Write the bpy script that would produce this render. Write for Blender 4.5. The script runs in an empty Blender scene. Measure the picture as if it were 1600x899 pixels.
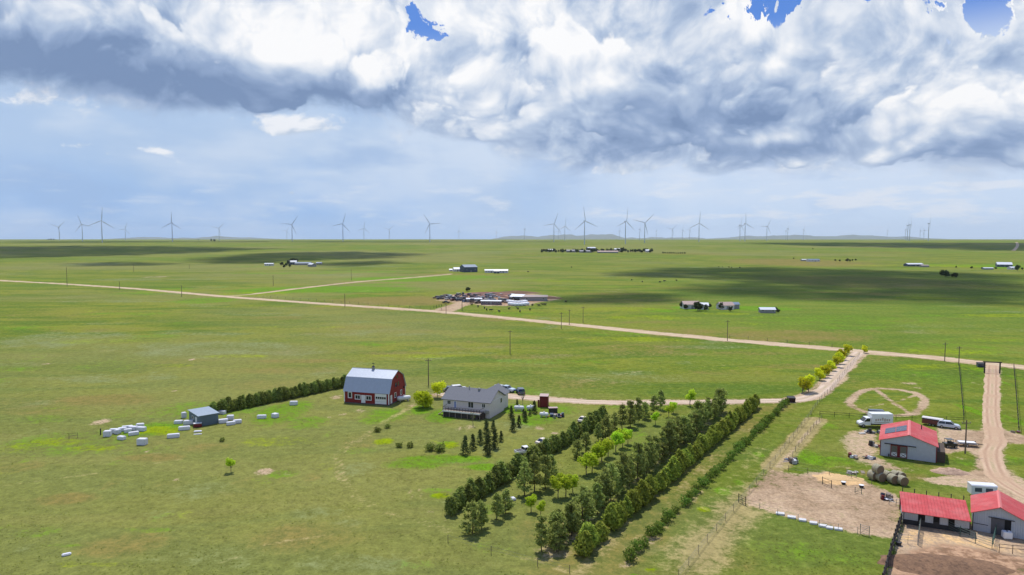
import bpy, bmesh, math, random
import numpy as np
from mathutils import Vector, Matrix

# ------------------------------------------------------------------ camera, world, sun, exposure
R = math.radians
sc = bpy.context.scene
COL = sc.collection
FPX = 1090.0            # focal length in pixels of the 1600 px wide photograph
CAMH = 45.0
PITCH = math.atan(75.5 / FPX)
SUN_EL, SUN_AZ = R(61), R(-7)      # azimuth measured from +Y towards +X

cam_d = bpy.data.cameras.new('camera')
cam_d.sensor_width = 36.0
cam_d.lens = 36.0 * FPX / 1600.0
cam_d.clip_start = 0.5
cam_d.clip_end = 80000
cam = bpy.data.objects.new('camera', cam_d)
cam.location = (0, 0, CAMH)
cam.rotation_euler = (math.pi / 2 - PITCH, 0, 0)
COL.objects.link(cam)
sc.camera = cam

sc.view_settings.view_transform = 'Standard'
sc.view_settings.look = 'None'
sc.view_settings.gamma = 1.0
sc.view_settings.use_curve_mapping = False
sc.view_settings.exposure = 0.0
sc.render.engine = 'CYCLES'
sc.cycles.use_denoising = True
sc.cycles.max_bounces = 6
sc.cycles.diffuse_bounces = 2
sc.cycles.glossy_bounces = 2
sc.cycles.transparent_max_bounces = 24
sc.cycles.volume_bounces = 0
sc.cycles.sample_clamp_indirect = 6.0


# ---- a tiny expression language for node trees
class NT:
    def __init__(s, tree):
        s.t = tree
        s.n = tree.nodes
        s.l = tree.links

    def node(s, kind, props=None, **ins):
        nd = s.n.new(kind)
        for k, v in (props or {}).items():
            setattr(nd, k, v)
        for k, v in ins.items():
            k = int(k[1:]) if k[0] == '_' else k.replace('__', ' ')
            s.put(nd.inputs[k], v)
        return nd

    def put(s, sock, v):
        if isinstance(v, E):
            v = v.s
        if isinstance(v, bpy.types.NodeSocket):
            s.l.new(v, sock)
        else:
            if isinstance(v, (tuple, list)) and len(v) == 3 and sock.type == 'RGBA':
                v = (*v, 1.0)
            sock.default_value = v

    def math(s, op, a, b=0.0, c=0.0, clamp=False):
        nd = s.node('ShaderNodeMath', {'operation': op, 'use_clamp': clamp}, _0=a, _1=b)
        if op in ('MULTIPLY_ADD', 'SMOOTH_MIN', 'SMOOTH_MAX', 'WRAP'):
            s.put(nd.inputs[2], c)
        return E(s, nd.outputs[0])

    def vec(s, x, y, z=0.0):
        return E(s, s.node('ShaderNodeCombineXYZ', None, _0=x, _1=y, _2=z).outputs[0])

    def vadd(s, a, b):
        return E(s, s.node('ShaderNodeVectorMath', {'operation': 'ADD'}, _0=a, _1=b).outputs[0])

    def vmul(s, a, b):
        return E(s, s.node('ShaderNodeVectorMath', {'operation': 'MULTIPLY'}, _0=a, _1=b).outputs[0])

    def noise(s, v, scale, detail=4, rough=0.5, dist=0.0, out=0, lac=2.0, dim='2D'):
        nd = s.node('ShaderNodeTexNoise', {'noise_dimensions': dim}, Vector=v, Scale=scale, Detail=detail, Roughness=rough, Distortion=dist, Lacunarity=lac)
        return E(s, nd.outputs[out])

    def voro(s, v, scale, detail=0, rough=0.5, feature='F1', smooth=1.0, out='Distance'):
        nd = s.node('ShaderNodeTexVoronoi', {'feature': feature, 'voronoi_dimensions': '2D'}, Vector=v, Scale=scale, Detail=detail, Roughness=rough)
        if feature == 'SMOOTH_F1':
            nd.inputs['Smoothness'].default_value = smooth
        return E(s, nd.outputs[out])

    def step(s, v, a, b, lo=0.0, hi=1.0, kind='SMOOTHSTEP'):
        nd = s.node('ShaderNodeMapRange', {'interpolation_type': kind}, _0=v, _1=a, _2=b, _3=lo, _4=hi)
        return E(s, nd.outputs[0])

    def mix(s, f, a, b, blend='MIX'):
        nd = s.node('ShaderNodeMix', {'data_type': 'RGBA', 'blend_type': blend, 'clamp_factor': True})
        s.put(nd.inputs['Factor'], f)
        s.put(nd.inputs[6], a)
        s.put(nd.inputs[7], b)
        return E(s, nd.outputs[2])

    def curve(s, v, pts):
        """piecewise curve through pts [(x, y)...] as a function of v"""
        x0, x1 = pts[0][0], pts[-1][0]
        lo, hi = min(p[1] for p in pts), max(p[1] for p in pts)
        nd = s.n.new('ShaderNodeFloatCurve')
        c = nd.mapping.curves[0]
        while len(c.points) < len(pts):
            c.points.new(0.5, 0.5)
        for q, p in zip(c.points, pts):
            q.location = ((p[0] - x0) / (x1 - x0), (p[1] - lo) / (hi - lo + 1e-9))
        nd.mapping.update()
        s.put(nd.inputs['Value'], s.step(v, x0, x1, kind='LINEAR'))
        return E(s, nd.outputs[0]) * (hi - lo) + lo


class E:
    def __init__(s, nt, sock):
        s.nt, s.s = nt, sock

    def __add__(s, o): return s.nt.math('ADD', s, o)
    __radd__ = __add__
    def __mul__(s, o): return s.nt.math('MULTIPLY', s, o)
    __rmul__ = __mul__
    def __sub__(s, o): return s.nt.math('SUBTRACT', s, o)
    def __rsub__(s, o): return s.nt.math('SUBTRACT', o, s)
    def __truediv__(s, o): return s.nt.math('DIVIDE', s, o)
    def __pow__(s, o): return s.nt.math('POWER', s, o)
    def clamp(s): return s.nt.math('ADD', s, 0.0, clamp=True)


def srgb(r, g, b, k=1.0):
    f = lambda c: ((c / 255 + 0.055) / 1.055) ** 2.4 if c > 10 else c / 255 / 12.92
    return (f(r) * k, f(g) * k, f(b) * k)
# ---- the sky: Nishita daylight behind a broken deck of cumulus and a pale rain veil under it
SKY = 0.1
wd = bpy.data.worlds.new('World')
sc.world = wd
wd.use_nodes = True
wd.cycles.sampling_method = 'MANUAL'
wd.cycles.sample_map_resolution = 256
wd.node_tree.nodes.clear()
n = NT(wd.node_tree)
tc = n.node('ShaderNodeTexCoord').outputs['Generated']
sep = n.node('ShaderNodeSeparateXYZ', None, _0=tc)
dx, dy, dz = (E(n, o) for o in sep.outputs)
az = n.math('ARCTAN2', dx, dy)
el = n.math('ARCSINE', dz)
elp = n.math('MAXIMUM', el, 0.0)
neb = n.node('ShaderNodeTexSky', {'sky_type': 'NISHITA', 'sun_disc': False, 'sun_elevation': SUN_EL,
             'sun_rotation': SUN_AZ, 'altitude': 1700, 'air_density': 1.0, 'dust_density': 0.6, 'ozone_density': 2.0})
blue = E(n, neb.outputs[0])

# cloud coordinates: cells get flatter and smaller towards the horizon
t = n.math('LOGARITHM', elp + 0.16, math.e)
s_ = az * 2.6
wv = n.noise(n.vec(s_, t * 1.3, 3.1), 2.2, 2, 0.5, out=1)
warp = n.vmul(n.vadd(wv, (-0.5, -0.5, -0.5)), (0.22, 0.16, 0.0))
P0 = n.vadd(n.vec(s_, t * 1.15, 0.0), warp)
K = 1 / SKY


def blob(a0, e0, ra, re):
    """soft bump round a direction (azimuth, elevation), used for the big cloud masses"""
    qx = (az - a0) / ra
    qy = (el - e0) / re
    return n.math('EXPONENT', (qx * qx + qy * qy) * -1.0)


def dens(off):
    p = n.vadd(P0, off)
    big = n.noise(p, 2.2, 2, 0.5)
    puff = 1.0 - n.voro(p, 3.4, 3, 0.52, 'SMOOTH_F1', 0.35)
    fine = n.noise(p, 8.0, 6, 0.64)
    return big * 0.9 + puff * 0.60 + fine * 0.36


d0 = dens((0, 0, 0))
d1 = dens((-0.025, 0.065, 0))
relief = d0 - d1



def px(x, y):
    """azimuth and elevation of a spot of the photograph's sky"""
    a, b = (x - 800) / FPX, (449.5 - y) / FPX
    v = Vector((a, math.cos(PITCH) + b * math.sin(PITCH), b * math.cos(PITCH) - math.sin(PITCH))).normalized()
    return math.atan2(v.x, v.y), math.asin(v.z)


base = n.curve(az, [(-1.2, 0.17)] + [px(x, y) for x, y in
        ((0, 165), (150, 172), (330, 186), (520, 200), (700, 225), (860, 266), (1000, 280), (1180, 272), (1350, 270), (1600, 290))] + [(1.2, 0.10)])
up = el - base
gn = n.noise(n.vadd(P0, (1.1, 9.0, 0)), 9.0, 6, 0.62)
gb = blob(*px(1240, -22), 0.085, 0.030) * 1.0 + blob(*px(1560, 2), 0.075, 0.032) * 0.72 + blob(*px(657, 32), 0.035, 0.032) * 0.62
gaps = n.step(gb * 1.25 + (gn - 0.5) * 3.4, 0.48, 1.0) * n.step(gb, 0.03, 0.2)
high_gap = n.step(el, 0.33, 0.65, 0.0, 0.5)
dm = d0 - 0.90
# back layer: a soft grey white deck
bn = n.noise(n.vadd(P0, (7.3, 1.7, 0)), 3.4, 6, 0.58)
bn2 = n.noise(n.vadd(P0, (7.28, 1.78, 0)), 3.4, 4, 0.58)
a_back = n.step(n.step(up, -0.02, 0.05, -0.3, 0.42, 'LINEAR') + (bn - 0.5) * 0.9 + dm * 0.3 - gaps * 0.9 - high_gap, -0.14, 0.20)
# front layer: cumulus heaps
a_front = n.step(n.step(up, -0.025, 0.045, -0.45, 0.34, 'LINEAR') + dm * 1.6 - gaps * 1.0 - high_gap
                 + blob(*px(560, 60), 0.22, 0.06) * 0.12 + blob(*px(1200, 90), 0.3, 0.08) * 0.18, -0.03, 0.15)

under = n.step(up + dm * 0.10, -0.01, 0.085, 1.0, 0.0)
dark = (blob(*px(130, 115), 0.24, 0.04) * 0.55 + blob(*px(430, 150), 0.18, 0.03) * 0.62 + blob(*px(1100, 190), 0.25, 0.048) * 0.60 + blob(*px(1150, 240), 0.2, 0.012) * 0.25
        + blob(*px(1560, 230), 0.07, 0.03) * 0.45 + blob(*px(812, 105), 0.035, 0.04) * 0.38 + blob(*px(1340, 80), 0.08, 0.03) * 0.26
        + blob(*px(60, 60), 0.16, 0.045) * 0.30 + blob(*px(230, 30), 0.10, 0.03) * 0.1 + blob(*px(1060, 130), 0.10, 0.03) * 0.2)
lite = (blob(*px(470, 70), 0.14, 0.04) * 0.25 + blob(*px(700, 80), 0.12, 0.045) * 0.28 + blob(*px(900, 60), 0.10, 0.06) * 0.22
        + blob(*px(1340, 138), 0.06, 0.022) * 0.32 + blob(*px(1530, 120), 0.09, 0.06) * 0.28 + blob(*px(760, 190), 0.08, 0.022) * 0.34
        + blob(*px(1190, 30), 0.12, 0.03) * 0.2 + blob(*px(1190, 218), 0.07, 0.008) * 0.3)


def tint(v):
    cr = n.node('ShaderNodeValToRGB', None, _0=v)
    els = cr.color_ramp.elements
    els[0].position, els[0].color = 0.0, (*srgb(122, 146, 184, K), 1)
    els[1].position, els[1].color = 1.0, (*srgb(254, 254, 255, K), 1)
    for p_, c_ in ((0.25, (146, 168, 203)), (0.5, (182, 199, 224)), (0.75, (224, 231, 242))):
        e_ = els.new(p_)
        e_.color = (*srgb(*c_, K), 1)
    return E(n, cr.outputs[0])


L_back = 0.64 + (bn - bn2) * 1.5 + (bn - 0.5) * 0.5 - under * 0.15 - dark * 0.75 + lite * 0.6
calm = (under * 0.55 + dark * 0.9).clamp()
L_front = 0.77 + relief * (1.05 - calm * 0.8) + dm * 0.22 - under * 0.36 - dark * 0.85 + lite * 0.7
back = tint(L_back.clamp())
cloud = tint(L_front.clamp())

# the veil of rain and far haze under the deck
vs = n.noise(n.vec(az * 9 + el * 2.0, el * 1.6, 7.0), 1.5, 4, 0.5)
vb = n.noise(n.vec(az * 3.0, el * 9.0, 2.0), 1.3, 4, 0.55)
right = n.step(az + (vs - 0.5) * 0.5, -0.5, 0.45)
low = n.mix(right, srgb(152, 190, 238, K), srgb(205, 224, 248, K))
high = n.mix(right, srgb(178, 203, 235, K), srgb(212, 226, 246, K))
veil = n.mix(n.step(el + (vs - 0.5) * 0.07, 0.02, 0.12), low, high)
veil = n.mix(n.step(vb + blob(*px(620, 250), 0.16, 0.05) * 0.25 + blob(*px(60, 330), 0.2, 0.03) * 0.15, 0.48, 0.75) * 0.5, veil, srgb(220, 231, 246, K))
veil = n.mix(n.step(vb, 0.48, 0.28) * 0.5, veil, srgb(158, 186, 226, K))
shaft = blob(*px(790, 325), 0.09, 0.045) * 0.55 + blob(*px(330, 300), 0.2, 0.04) * 0.2
veil = n.mix(shaft * n.step(vs, 0.3, 0.6, 0.5, 1.0), veil, srgb(152, 185, 226, K))
# low far clouds under the veil
fp = n.vec(az * 9.0, el * 42.0, 0.0)
fc = n.noise(fp, 1.2, 7, 0.6)
fmask = n.step(el, 0.004, 0.03) * n.step(el, 0.05, 0.12, 1.0, 0.0) * n.step(az, -0.6, 0.5, 0.35, 1.0)
fa = n.step(fc + (blob(*px(1370, 300), 0.10, 0.02) + blob(*px(1540, 320), 0.09, 0.02) + blob(*px(340, 341), 0.05, 0.004) * 1.6 + blob(*px(80, 350), 0.08, 0.006)) * 0.16, 0.52, 0.74)
veil = n.mix(fa * fmask * 0.8, veil, srgb(232, 237, 246, K))
# scraps of bright cloud hanging below the deck
sp = n.noise(n.vadd(P0, (4.0, 2.0, 0)), 5.0, 7, 0.6)
scr = (blob(*px(452, 197), 0.045, 0.016) * 1.0 + blob(*px(70, 150), 0.07, 0.020) * 0.5 + blob(*px(245, 235), 0.025, 0.006) * 0.55
       + blob(*px(125, 228), 0.04, 0.007) * 0.7 + blob(*px(960, 262), 0.06, 0.012) * 0.9)
sa = n.step(sp + scr * 0.42, 0.70, 0.86)
scrap = n.mix(n.step(sp - n.noise(n.vadd(P0, (4.0, 2.09, 0)), 5.0, 7, 0.6), -0.12, 0.12), srgb(190, 205, 225, K), srgb(248, 249, 252, K))
far_ = n.mix(n.step(el, 0.20, 0.29), veil, n.mix(0.65, blue, srgb(64, 130, 232, K)))
col = n.mix(sa * 0.85, far_, scrap)
col = n.mix(a_front, n.mix(a_back, col, back), cloud)
bg = n.node('ShaderNodeBackground', None, Color=col, Strength=SKY)
n.l.new(bg.outputs[0], n.node('ShaderNodeOutputWorld').inputs[0])

sun_d = bpy.data.lights.new('sun', 'SUN')
sun_d.energy = 4.6
sun_d.angle = R(0.55)
sun_d.color = (1.0, 0.955, 0.88)
sun = bpy.data.objects.new('sun', sun_d)
sdir = Vector((math.cos(SUN_EL) * math.sin(SUN_AZ), math.cos(SUN_EL) * math.cos(SUN_AZ), math.sin(SUN_EL)))
sun.rotation_euler = (-sdir).to_track_quat('-Z', 'Y').to_euler()
sun.location = (0, 300, 2600)
COL.objects.link(sun)

# ------------------------------------------------------------------ terrain and placing
rng = random.Random(7)
ORD1 = ['first', 'second', 'third', 'fourth', 'fifth', 'sixth', 'seventh', 'eighth', 'ninth', 'tenth', 'eleventh', 'twelfth',
        'thirteenth', 'fourteenth', 'fifteenth', 'sixteenth', 'seventeenth', 'eighteenth', 'nineteenth']
TENS = ['', '', 'twent', 'thirt', 'fort', 'fift', 'sixt', 'sevent', 'eight', 'ninet']


def nth(i):
    """1 -> first, 21 -> twenty-first"""
    if i < 20:
        return ORD1[i - 1]
    return TENS[i // 10] + ('ieth' if i % 10 == 0 else 'y-' + ORD1[i % 10 - 1])


def sstep(a, b, v):
    t_ = np.clip((np.asarray(v, float) - a) / (b - a), 0, 1)
    return t_ * t_ * (3 - 2 * t_)


def hgt(x, y):
    """height of the prairie: level round the farms, rising to a plateau kilometres out"""
    x = np.asarray(x, float)
    y = np.asarray(y, float)
    h = 34.0 * sstep(850, 3300, y) + 6.5 * sstep(3000, 9000, y)
    roll = np.sin(x / 410 + 0.7) * np.cos(y / 330) * 2.2 + np.sin(x / 173 - y / 260 + 1.3) * 0.9 + np.sin(x / 1100 + y / 700) * 2.2
    return h + roll * sstep(850, 1500, y) * (1 - 0.75 * sstep(4500, 9000, y))


def ray(px, py):
    a = (px - 800) / FPX
    b = -(py - 449.5) / FPX
    return Vector((a, math.cos(PITCH) + b * math.sin(PITCH), -math.sin(PITCH) + b * math.cos(PITCH)))


def G(px, py, z=0.0):
    """the point of the ground (raised by z) that stands at this spot of the photograph"""
    d = ray(px, py)
    f = lambda k: CAMH + d.z * k - float(hgt(d.x * k, d.y * k)) - z
    k, s = 40.0, 40.0
    if d.z < -1e-4:
        k1 = (CAMH - z) / -d.z
        if d.y * k1 < 850:
            return Vector((d.x * k1, d.y * k1, z))
    while f(k) > 0 and k < 30000:
        s = k * 0.02
        k += s
    a, b = k - s, k
    for _ in range(30):
        m = (a + b) / 2
        if f(m) > 0:
            a = m
        else:
            b = m
    return Vector((d.x * b, d.y * b, CAMH + d.z * b))


def mpp(p):
    """metres per photograph pixel at a point"""
    return (p.y * math.cos(PITCH) + (CAMH - p.z) * math.sin(PITCH)) / FPX


# ------------------------------------------------------------------ materials
MATS = {}


def mat(name, col, rough=0.7, vary=0.0, scale=1.0, metal=0.0, bump=0.0, spec=0.3, col2=None, coat=0.0, tone=False):
    """plain painted, wooden or metal surface with some wear; col2 = second colour mixed in by noise"""
    if name in MATS:
        return MATS[name]
    m = bpy.data.materials.new(name)
    m.use_nodes = True
    q = NT(m.node_tree)
    bs = q.n['Principled BSDF']
    bs.inputs['Roughness'].default_value = rough
    bs.inputs['Metallic'].default_value = metal
    bs.inputs['Specular IOR Level'].default_value = spec
    bs.inputs['Coat Weight'].default_value = coat
    c = (*col, 1.0)
    if vary or col2 or bump or tone:
        pos = q.node('ShaderNodeTexCoord').outputs['Object']
        nz = q.noise(pos, scale, 5, 0.6, dim='3D')
        out = None
        if col2:
            out = q.mix(q.step(nz, 0.38, 0.68), c, col2)
        base = out if out else c
        if vary:
            fac = q.step(q.noise(pos, scale * 2.7, 4, 0.6, dim='3D'), 0.25, 0.75, 1 - vary, 1 + vary, 'LINEAR')
            hs = q.node('ShaderNodeHueSaturation', None, Color=base, Value=fac)
            out = E(q, hs.outputs[0])
        if tone:
            rnd = E(q, q.node('ShaderNodeObjectInfo').outputs['Random'])
            hs = q.node('ShaderNodeHueSaturation', None, Color=out if out else base, Value=rnd * 0.5 + 0.75)
            out = E(q, hs.outputs[0])
        if out:
            q.put(bs.inputs['Base Color'], out)
        else:
            bs.inputs['Base Color'].default_value = c
        if bump:
            bn_ = q.node('ShaderNodeBump', None, Strength=bump, Distance=0.05, Height=nz)
            q.l.new(bn_.outputs[0], bs.inputs['Normal'])
    else:
        bs.inputs['Base Color'].default_value = c
    MATS[name] = m
    return m


def ribbed(name, col, pitch=0.3, rough=0.45, metal=0.0, axis=0, vary=0.06):
    """sheet metal with raised ribs (object space) and faint weathering"""
    if name in MATS:
        return MATS[name]
    m = MATS['base ' + name] if 'base ' + name in MATS else mat(name, col, rough, vary, 0.6, metal)
    MATS[name] = m
    q = NT(m.node_tree)
    bs = q.n['Principled BSDF']
    pos = q.node('ShaderNodeTexCoord').outputs['Object']
    sp_ = q.node('ShaderNodeSeparateXYZ', None, _0=pos)
    w = q.math('PINGPONG', E(q, sp_.outputs[axis]), pitch / 2)
    hgt_ = q.step(w, 0.0, 0.04)
    bn_ = q.node('ShaderNodeBump', None, Strength=0.8, Distance=0.05, Height=hgt_)
    q.l.new(bn_.outputs[0], bs.inputs['Normal'])
    return m


def leafmat(name, c1, c2, trans=0.25, rough=0.75):
    """foliage: leaf faces carry a random tone, trees differ a little from each other"""
    if name in MATS:
        return MATS[name]
    m = bpy.data.materials.new(name)
    m.use_nodes = True
    q = NT(m.node_tree)
    q.n.clear()
    at = q.node('ShaderNodeAttribute', {'attribute_name': 'tone'})
    rnd = E(q, q.node('ShaderNodeObjectInfo').outputs['Random'])
    c = q.mix(E(q, at.outputs['Fac']), c1, c2)
    hs = q.node('ShaderNodeHueSaturation', None, Color=c, Value=rnd * 0.5 + 0.78, Hue=rnd * 0.03 + 0.485)
    df = q.node('ShaderNodeBsdfDiffuse', None, Color=hs.outputs[0])
    tr = q.node('ShaderNodeBsdfTranslucent', None, Color=hs.outputs[0])
    mx = q.node('ShaderNodeMixShader', None, _0=trans, _1=df.outputs[0], _2=tr.outputs[0])
    q.l.new(mx.outputs[0], q.node('ShaderNodeOutputMaterial').inputs[0])
    MATS[name] = m
    return m


# ------------------------------------------------------------------ mesh and object helpers
class MB:
    def __init__(s):
        s.v, s.f = [], []

    def poly(s, pts, faces):
        o = len(s.v)
        s.v += [tuple(p) for p in pts]
        s.f += [tuple(i + o for i in f) for f in faces]
        return s

    def box(s, x0, x1, y0, y1, z0, z1):
        p = [(x0, y0, z0), (x1, y0, z0), (x1, y1, z0), (x0, y1, z0), (x0, y0, z1), (x1, y0, z1), (x1, y1, z1), (x0, y1, z1)]
        return s.poly(p, [(3, 2, 1, 0), (4, 5, 6, 7), (0, 1, 5, 4), (1, 2, 6, 5), (2, 3, 7, 6), (3, 0, 4, 7)])

    def hexa(s, p):
        """any box given by its eight corners: bottom ring then top ring"""
        return s.poly(p, [(3, 2, 1, 0), (4, 5, 6, 7), (0, 1, 5, 4), (1, 2, 6, 5), (2, 3, 7, 6), (3, 0, 4, 7)])

    def cyl(s, p0, p1, r0, r1=None, k=8, caps=True):
        r1 = r0 if r1 is None else r1
        p0, p1 = Vector(p0), Vector(p1)
        d = (p1 - p0).normalized()
        a = d.orthogonal().normalized()
        b = d.cross(a)
        ring = [(math.cos(2 * math.pi * i / k), math.sin(2 * math.pi * i / k)) for i in range(k)]
        pts = [p0 + (a * c + b * e) * r0 for c, e in ring] + [p1 + (a * c + b * e) * r1 for c, e in ring]
        fs = [(i, (i + 1) % k, k + (i + 1) % k, k + i) for i in range(k)]
        if caps:
            fs += [tuple(range(k))[::-1], tuple(range(k, 2 * k))]
        return s.poly(pts, fs)

    def prism(s, prof, y0, y1):
        """a profile of (x, z) points pushed along y"""
        k = len(prof)
        pts = [(x, y0, z) for x, z in prof] + [(x, y1, z) for x, z in prof]
        return s.poly(pts, [(i, (i + 1) % k, k + (i + 1) % k, k + i) for i in range(k)] + [tuple(range(k))[::-1], tuple(range(k, 2 * k))])

    def prismx(s, prof, x0, x1):
        """a profile of (y, z) points pushed along x"""
        k = len(prof)
        pts = [(x0, y, z) for y, z in prof] + [(x1, y, z) for y, z in prof]
        return s.poly(pts, [(i, (i + 1) % k, k + (i + 1) % k, k + i) for i in range(k)] + [tuple(range(k))[::-1], tuple(range(k, 2 * k))])

    def loft(s, rings, closed=True):
        k = len(rings[0])
        pts = [p for r_ in rings for p in r_]
        fs = []
        for j in range(len(rings) - 1):
            fs += [(j * k + i, j * k + (i + 1) % k, (j + 1) * k + (i + 1) % k, (j + 1) * k + i) for i in range(k)]
        if closed:
            fs += [tuple(range(k))[::-1], tuple(range((len(rings) - 1) * k, len(rings) * k))]
        return s.poly(pts, fs)

    def mesh(s, name, m, smooth=False, bevel=0.0):
        me = bpy.data.meshes.new(name)
        me.from_pydata(s.v, [], s.f)
        bm = bmesh.new()
        bm.from_mesh(me)
        bmesh.ops.recalc_face_normals(bm, faces=bm.faces)
        if bevel:
            bmesh.ops.bevel(bm, geom=[e for e in bm.edges if e.is_manifold and e.calc_face_angle(0) > 0.5], offset=bevel, segments=2, affect='EDGES', clamp_overlap=True)
        bm.to_mesh(me)
        bm.free()
        me.materials.append(m)
        if smooth:
            me.polygons.foreach_set('use_smooth', [True] * len(me.polygons))
        return me

    def build(s, name, m, parent=None, smooth=False, bevel=0.0):
        return link(name, s.mesh(name, m, smooth, bevel), parent)


def link(name, me, parent=None, loc=None, rz=None, scale=None):
    o = bpy.data.objects.new(name, me)
    COL.objects.link(o)
    if parent:
        o.parent = parent
    if loc is not None:
        o.location = loc
    if rz is not None:
        o.rotation_euler = (0, 0, rz)
    if scale is not None:
        o.scale = scale if isinstance(scale, (tuple, list)) else (scale,) * 3
    return o


def tag(o, label, cat, group=None):
    o['label'] = label
    o['category'] = cat
    if group:
        o['group'] = group
    return o


def struct(o, kind='structure'):
    o['kind'] = kind
    return o


def thing(name, label, cat, loc=(0, 0, 0), rz=0.0, group=None, scale=None):
    return tag(link(name, None, None, loc, rz, scale), label, cat, group)


def copy_tree(o, parent=None):
    c = o.copy()
    COL.objects.link(c)
    c.parent = parent
    for ch in list(o.children):
        copy_tree(ch, c)
    return c


def place(o, label, loc, rz=0.0, scale=1.0, cat=None, group=None):
    o['label'] = label
    o.location = loc
    o.rotation_euler = (0, 0, rz)
    o.scale = scale if isinstance(scale, (tuple, list)) else (scale,) * 3
    if cat:
        o['category'] = cat
    if group:
        o['group'] = group
    return o


class Proto:
    """one built thing; every call places it or a copy of it"""
    def __init__(s, o):
        s.o, s.used = o, False

    def __call__(s, *a, **k):
        o = copy_tree(s.o) if s.used else s.o
        s.used = True
        return place(o, *a, **k)

# ------------------------------------------------------------------ the prairie: one sheet with worn, lush and bare areas
def axis(dense0, dense1, step, lo, hi, grow):
    a = list(np.arange(dense0, dense1 + 1e-6, step))
    s, v = step, a[-1]
    while v < hi:
        s *= grow
        v += s
        a.append(v)
    s, v = step, a[0]
    out = []
    while v > lo:
        s *= grow
        v -= s
        out.append(v)
    return np.array(out[::-1] + a)


gx = axis(-250, 260, 0.75, -26000, 26000, 1.075)
gy_a = axis(88, 345, 0.75, -3000, 88, 1.25)
gy_a = gy_a[gy_a <= 345.1]
gy_b = np.arange(348, 900, 3.0)
v_, s_2, gy_c = 903.0, 4.0, []
while v_ < 34000:
    gy_c.append(v_)
    s_2 *= 1.045
    v_ += s_2
gy = np.concatenate([gy_a, gy_b, np.array(gy_c)])
X, Y = np.meshgrid(gx, gy)
Z = hgt(X, Y)
NX, NY = len(gx), len(gy)
XF, YF = X.ravel(), Y.ravel()


def G2(pts, px=True):
    return np.array([(G(*p).x, G(*p).y) for p in pts])


def d_line(P, x, y):
    best = np.full(x.shape, 1e9)
    for (ax, ay), (bx, by) in zip(P[:-1], P[1:]):
        ux, uy = bx - ax, by - ay
        tt = np.clip(((x - ax) * ux + (y - ay) * uy) / (ux * ux + uy * uy + 1e-9), 0, 1)
        best = np.minimum(best, np.hypot(x - ax - tt * ux, y - ay - tt * uy))
    return best


def d_poly(P, x, y):
    """signed distance to a closed outline, negative inside"""
    Q = np.vstack([P, P[:1]])
    d = d_line(Q, x, y)
    ins = np.zeros(x.shape, bool)
    for (ax, ay), (bx, by) in zip(Q[:-1], Q[1:]):
        c = ((ay > y) != (by > y)) & (x < (bx - ax) * (y - ay) / (by - ay + 1e-12) + ax)
        ins ^= c
    return np.where(ins, -d, d)


CH = {k: np.zeros(XF.shape, np.float32) for k in ('dirt', 'lush', 'dry', 'worn', 'pale', 'muck', 'sage', 'yellow')}


def window(P, m):
    lo, hi = P.min(0) - m, P.max(0) + m
    return np.nonzero((XF > lo[0]) & (XF < hi[0]) & (YF > lo[1]) & (YF < hi[1]))[0]


def put(ch, idx, w):
    CH[ch][idx] = np.maximum(CH[ch][idx], w)


def line(ch, pts, width, soft=1.0, k=1.0):
    P = G2(pts)
    i = window(P, width + soft + 3)
    put(ch, i, k * (1 - sstep(width / 2 - soft * 0.5, width / 2 + soft, d_line(P, XF[i], YF[i]))))


def area(ch, pts, soft=2.0, k=1.0):
    P = G2(pts)
    i = window(P, soft + 3)
    put(ch, i, k * (1 - sstep(-soft, soft, d_poly(P, XF[i], YF[i]))))


def spot(ch, px, py, rx, ry, k=1.0):
    """soft oval: centre and radii measured on the photograph, laid out in metres"""
    c = G(px, py)
    a = rx * mpp(c)
    b = (G(px, py - ry * 0.7) - G(px, py + ry * 0.7)).y / 1.4
    P = np.array([(c.x - a * 1.6, c.y - b * 1.6), (c.x + a * 1.6, c.y + b * 1.6)])
    i = window(P, 1)
    q = np.hypot((XF[i] - c.x) / a, (YF[i] - c.y) / b)
    put(ch, i, k * (1 - sstep(0.45, 1.25, q)))


# county road and lanes (the sheets themselves come later; here the loose shoulders)
ROAD = [(-60, 434), (0, 438.5), (100, 444), (220, 452), (345, 463), (500, 474.5), (690, 487.5), (900, 508), (1136, 531.5), (1300, 545), (1345, 549.5), (1450, 558.5), (1550, 569), (1640, 578)]
DRIVE = [(1345, 550), (1337, 556), (1325, 568), (1304, 592), (1281, 612), (1262, 621), (1235, 626), (1150, 627.5), (1060, 629), (950, 629), (870, 625), (810, 620.5), (760, 615), (715, 613), (685, 618)]
LANE = [(1551, 569), (1551, 585), (1550, 615), (1549, 645), (1553, 672), (1555, 690), (1548, 712), (1560, 745), (1600, 772), (1640, 790)]
line('dirt', ROAD, 11.0, 2.5, 0.8)
line('dirt', DRIVE, 6.5, 1.5, 0.75)
line('dirt', [(400, 459), (470, 450), (560, 440), (650, 433), (705, 428)], 6, 2)
line('dirt', [(690, 487), (712, 478), (735, 472), (770, 470)], 12, 5)
area('dirt', [(1540, 568), (1563, 568), (1563, 600), (1562, 655), (1570, 672), (1600, 681), (1640, 690), (1640, 702), (1600, 694), (1572, 694), (1564, 706), (1567, 728), (1582, 745), (1600, 757), (1640, 780), (1640, 830), (1600, 800), (1560, 772), (1520, 763), (1460, 756), (1440, 748), (1500, 742), (1521, 734), (1525, 716), (1512, 704), (1480, 709), (1466, 716), (1466, 666), (1490, 671), (1533, 673), (1541, 655)], 1.6)
area('dirt', [(1165, 772), (1180, 752), (1203, 733), (1245, 741), (1290, 737), (1345, 748), (1385, 766), (1412, 780), (1405, 842), (1345, 836), (1290, 822), (1215, 803), (1165, 788)], 1.6, 0.95)
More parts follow.
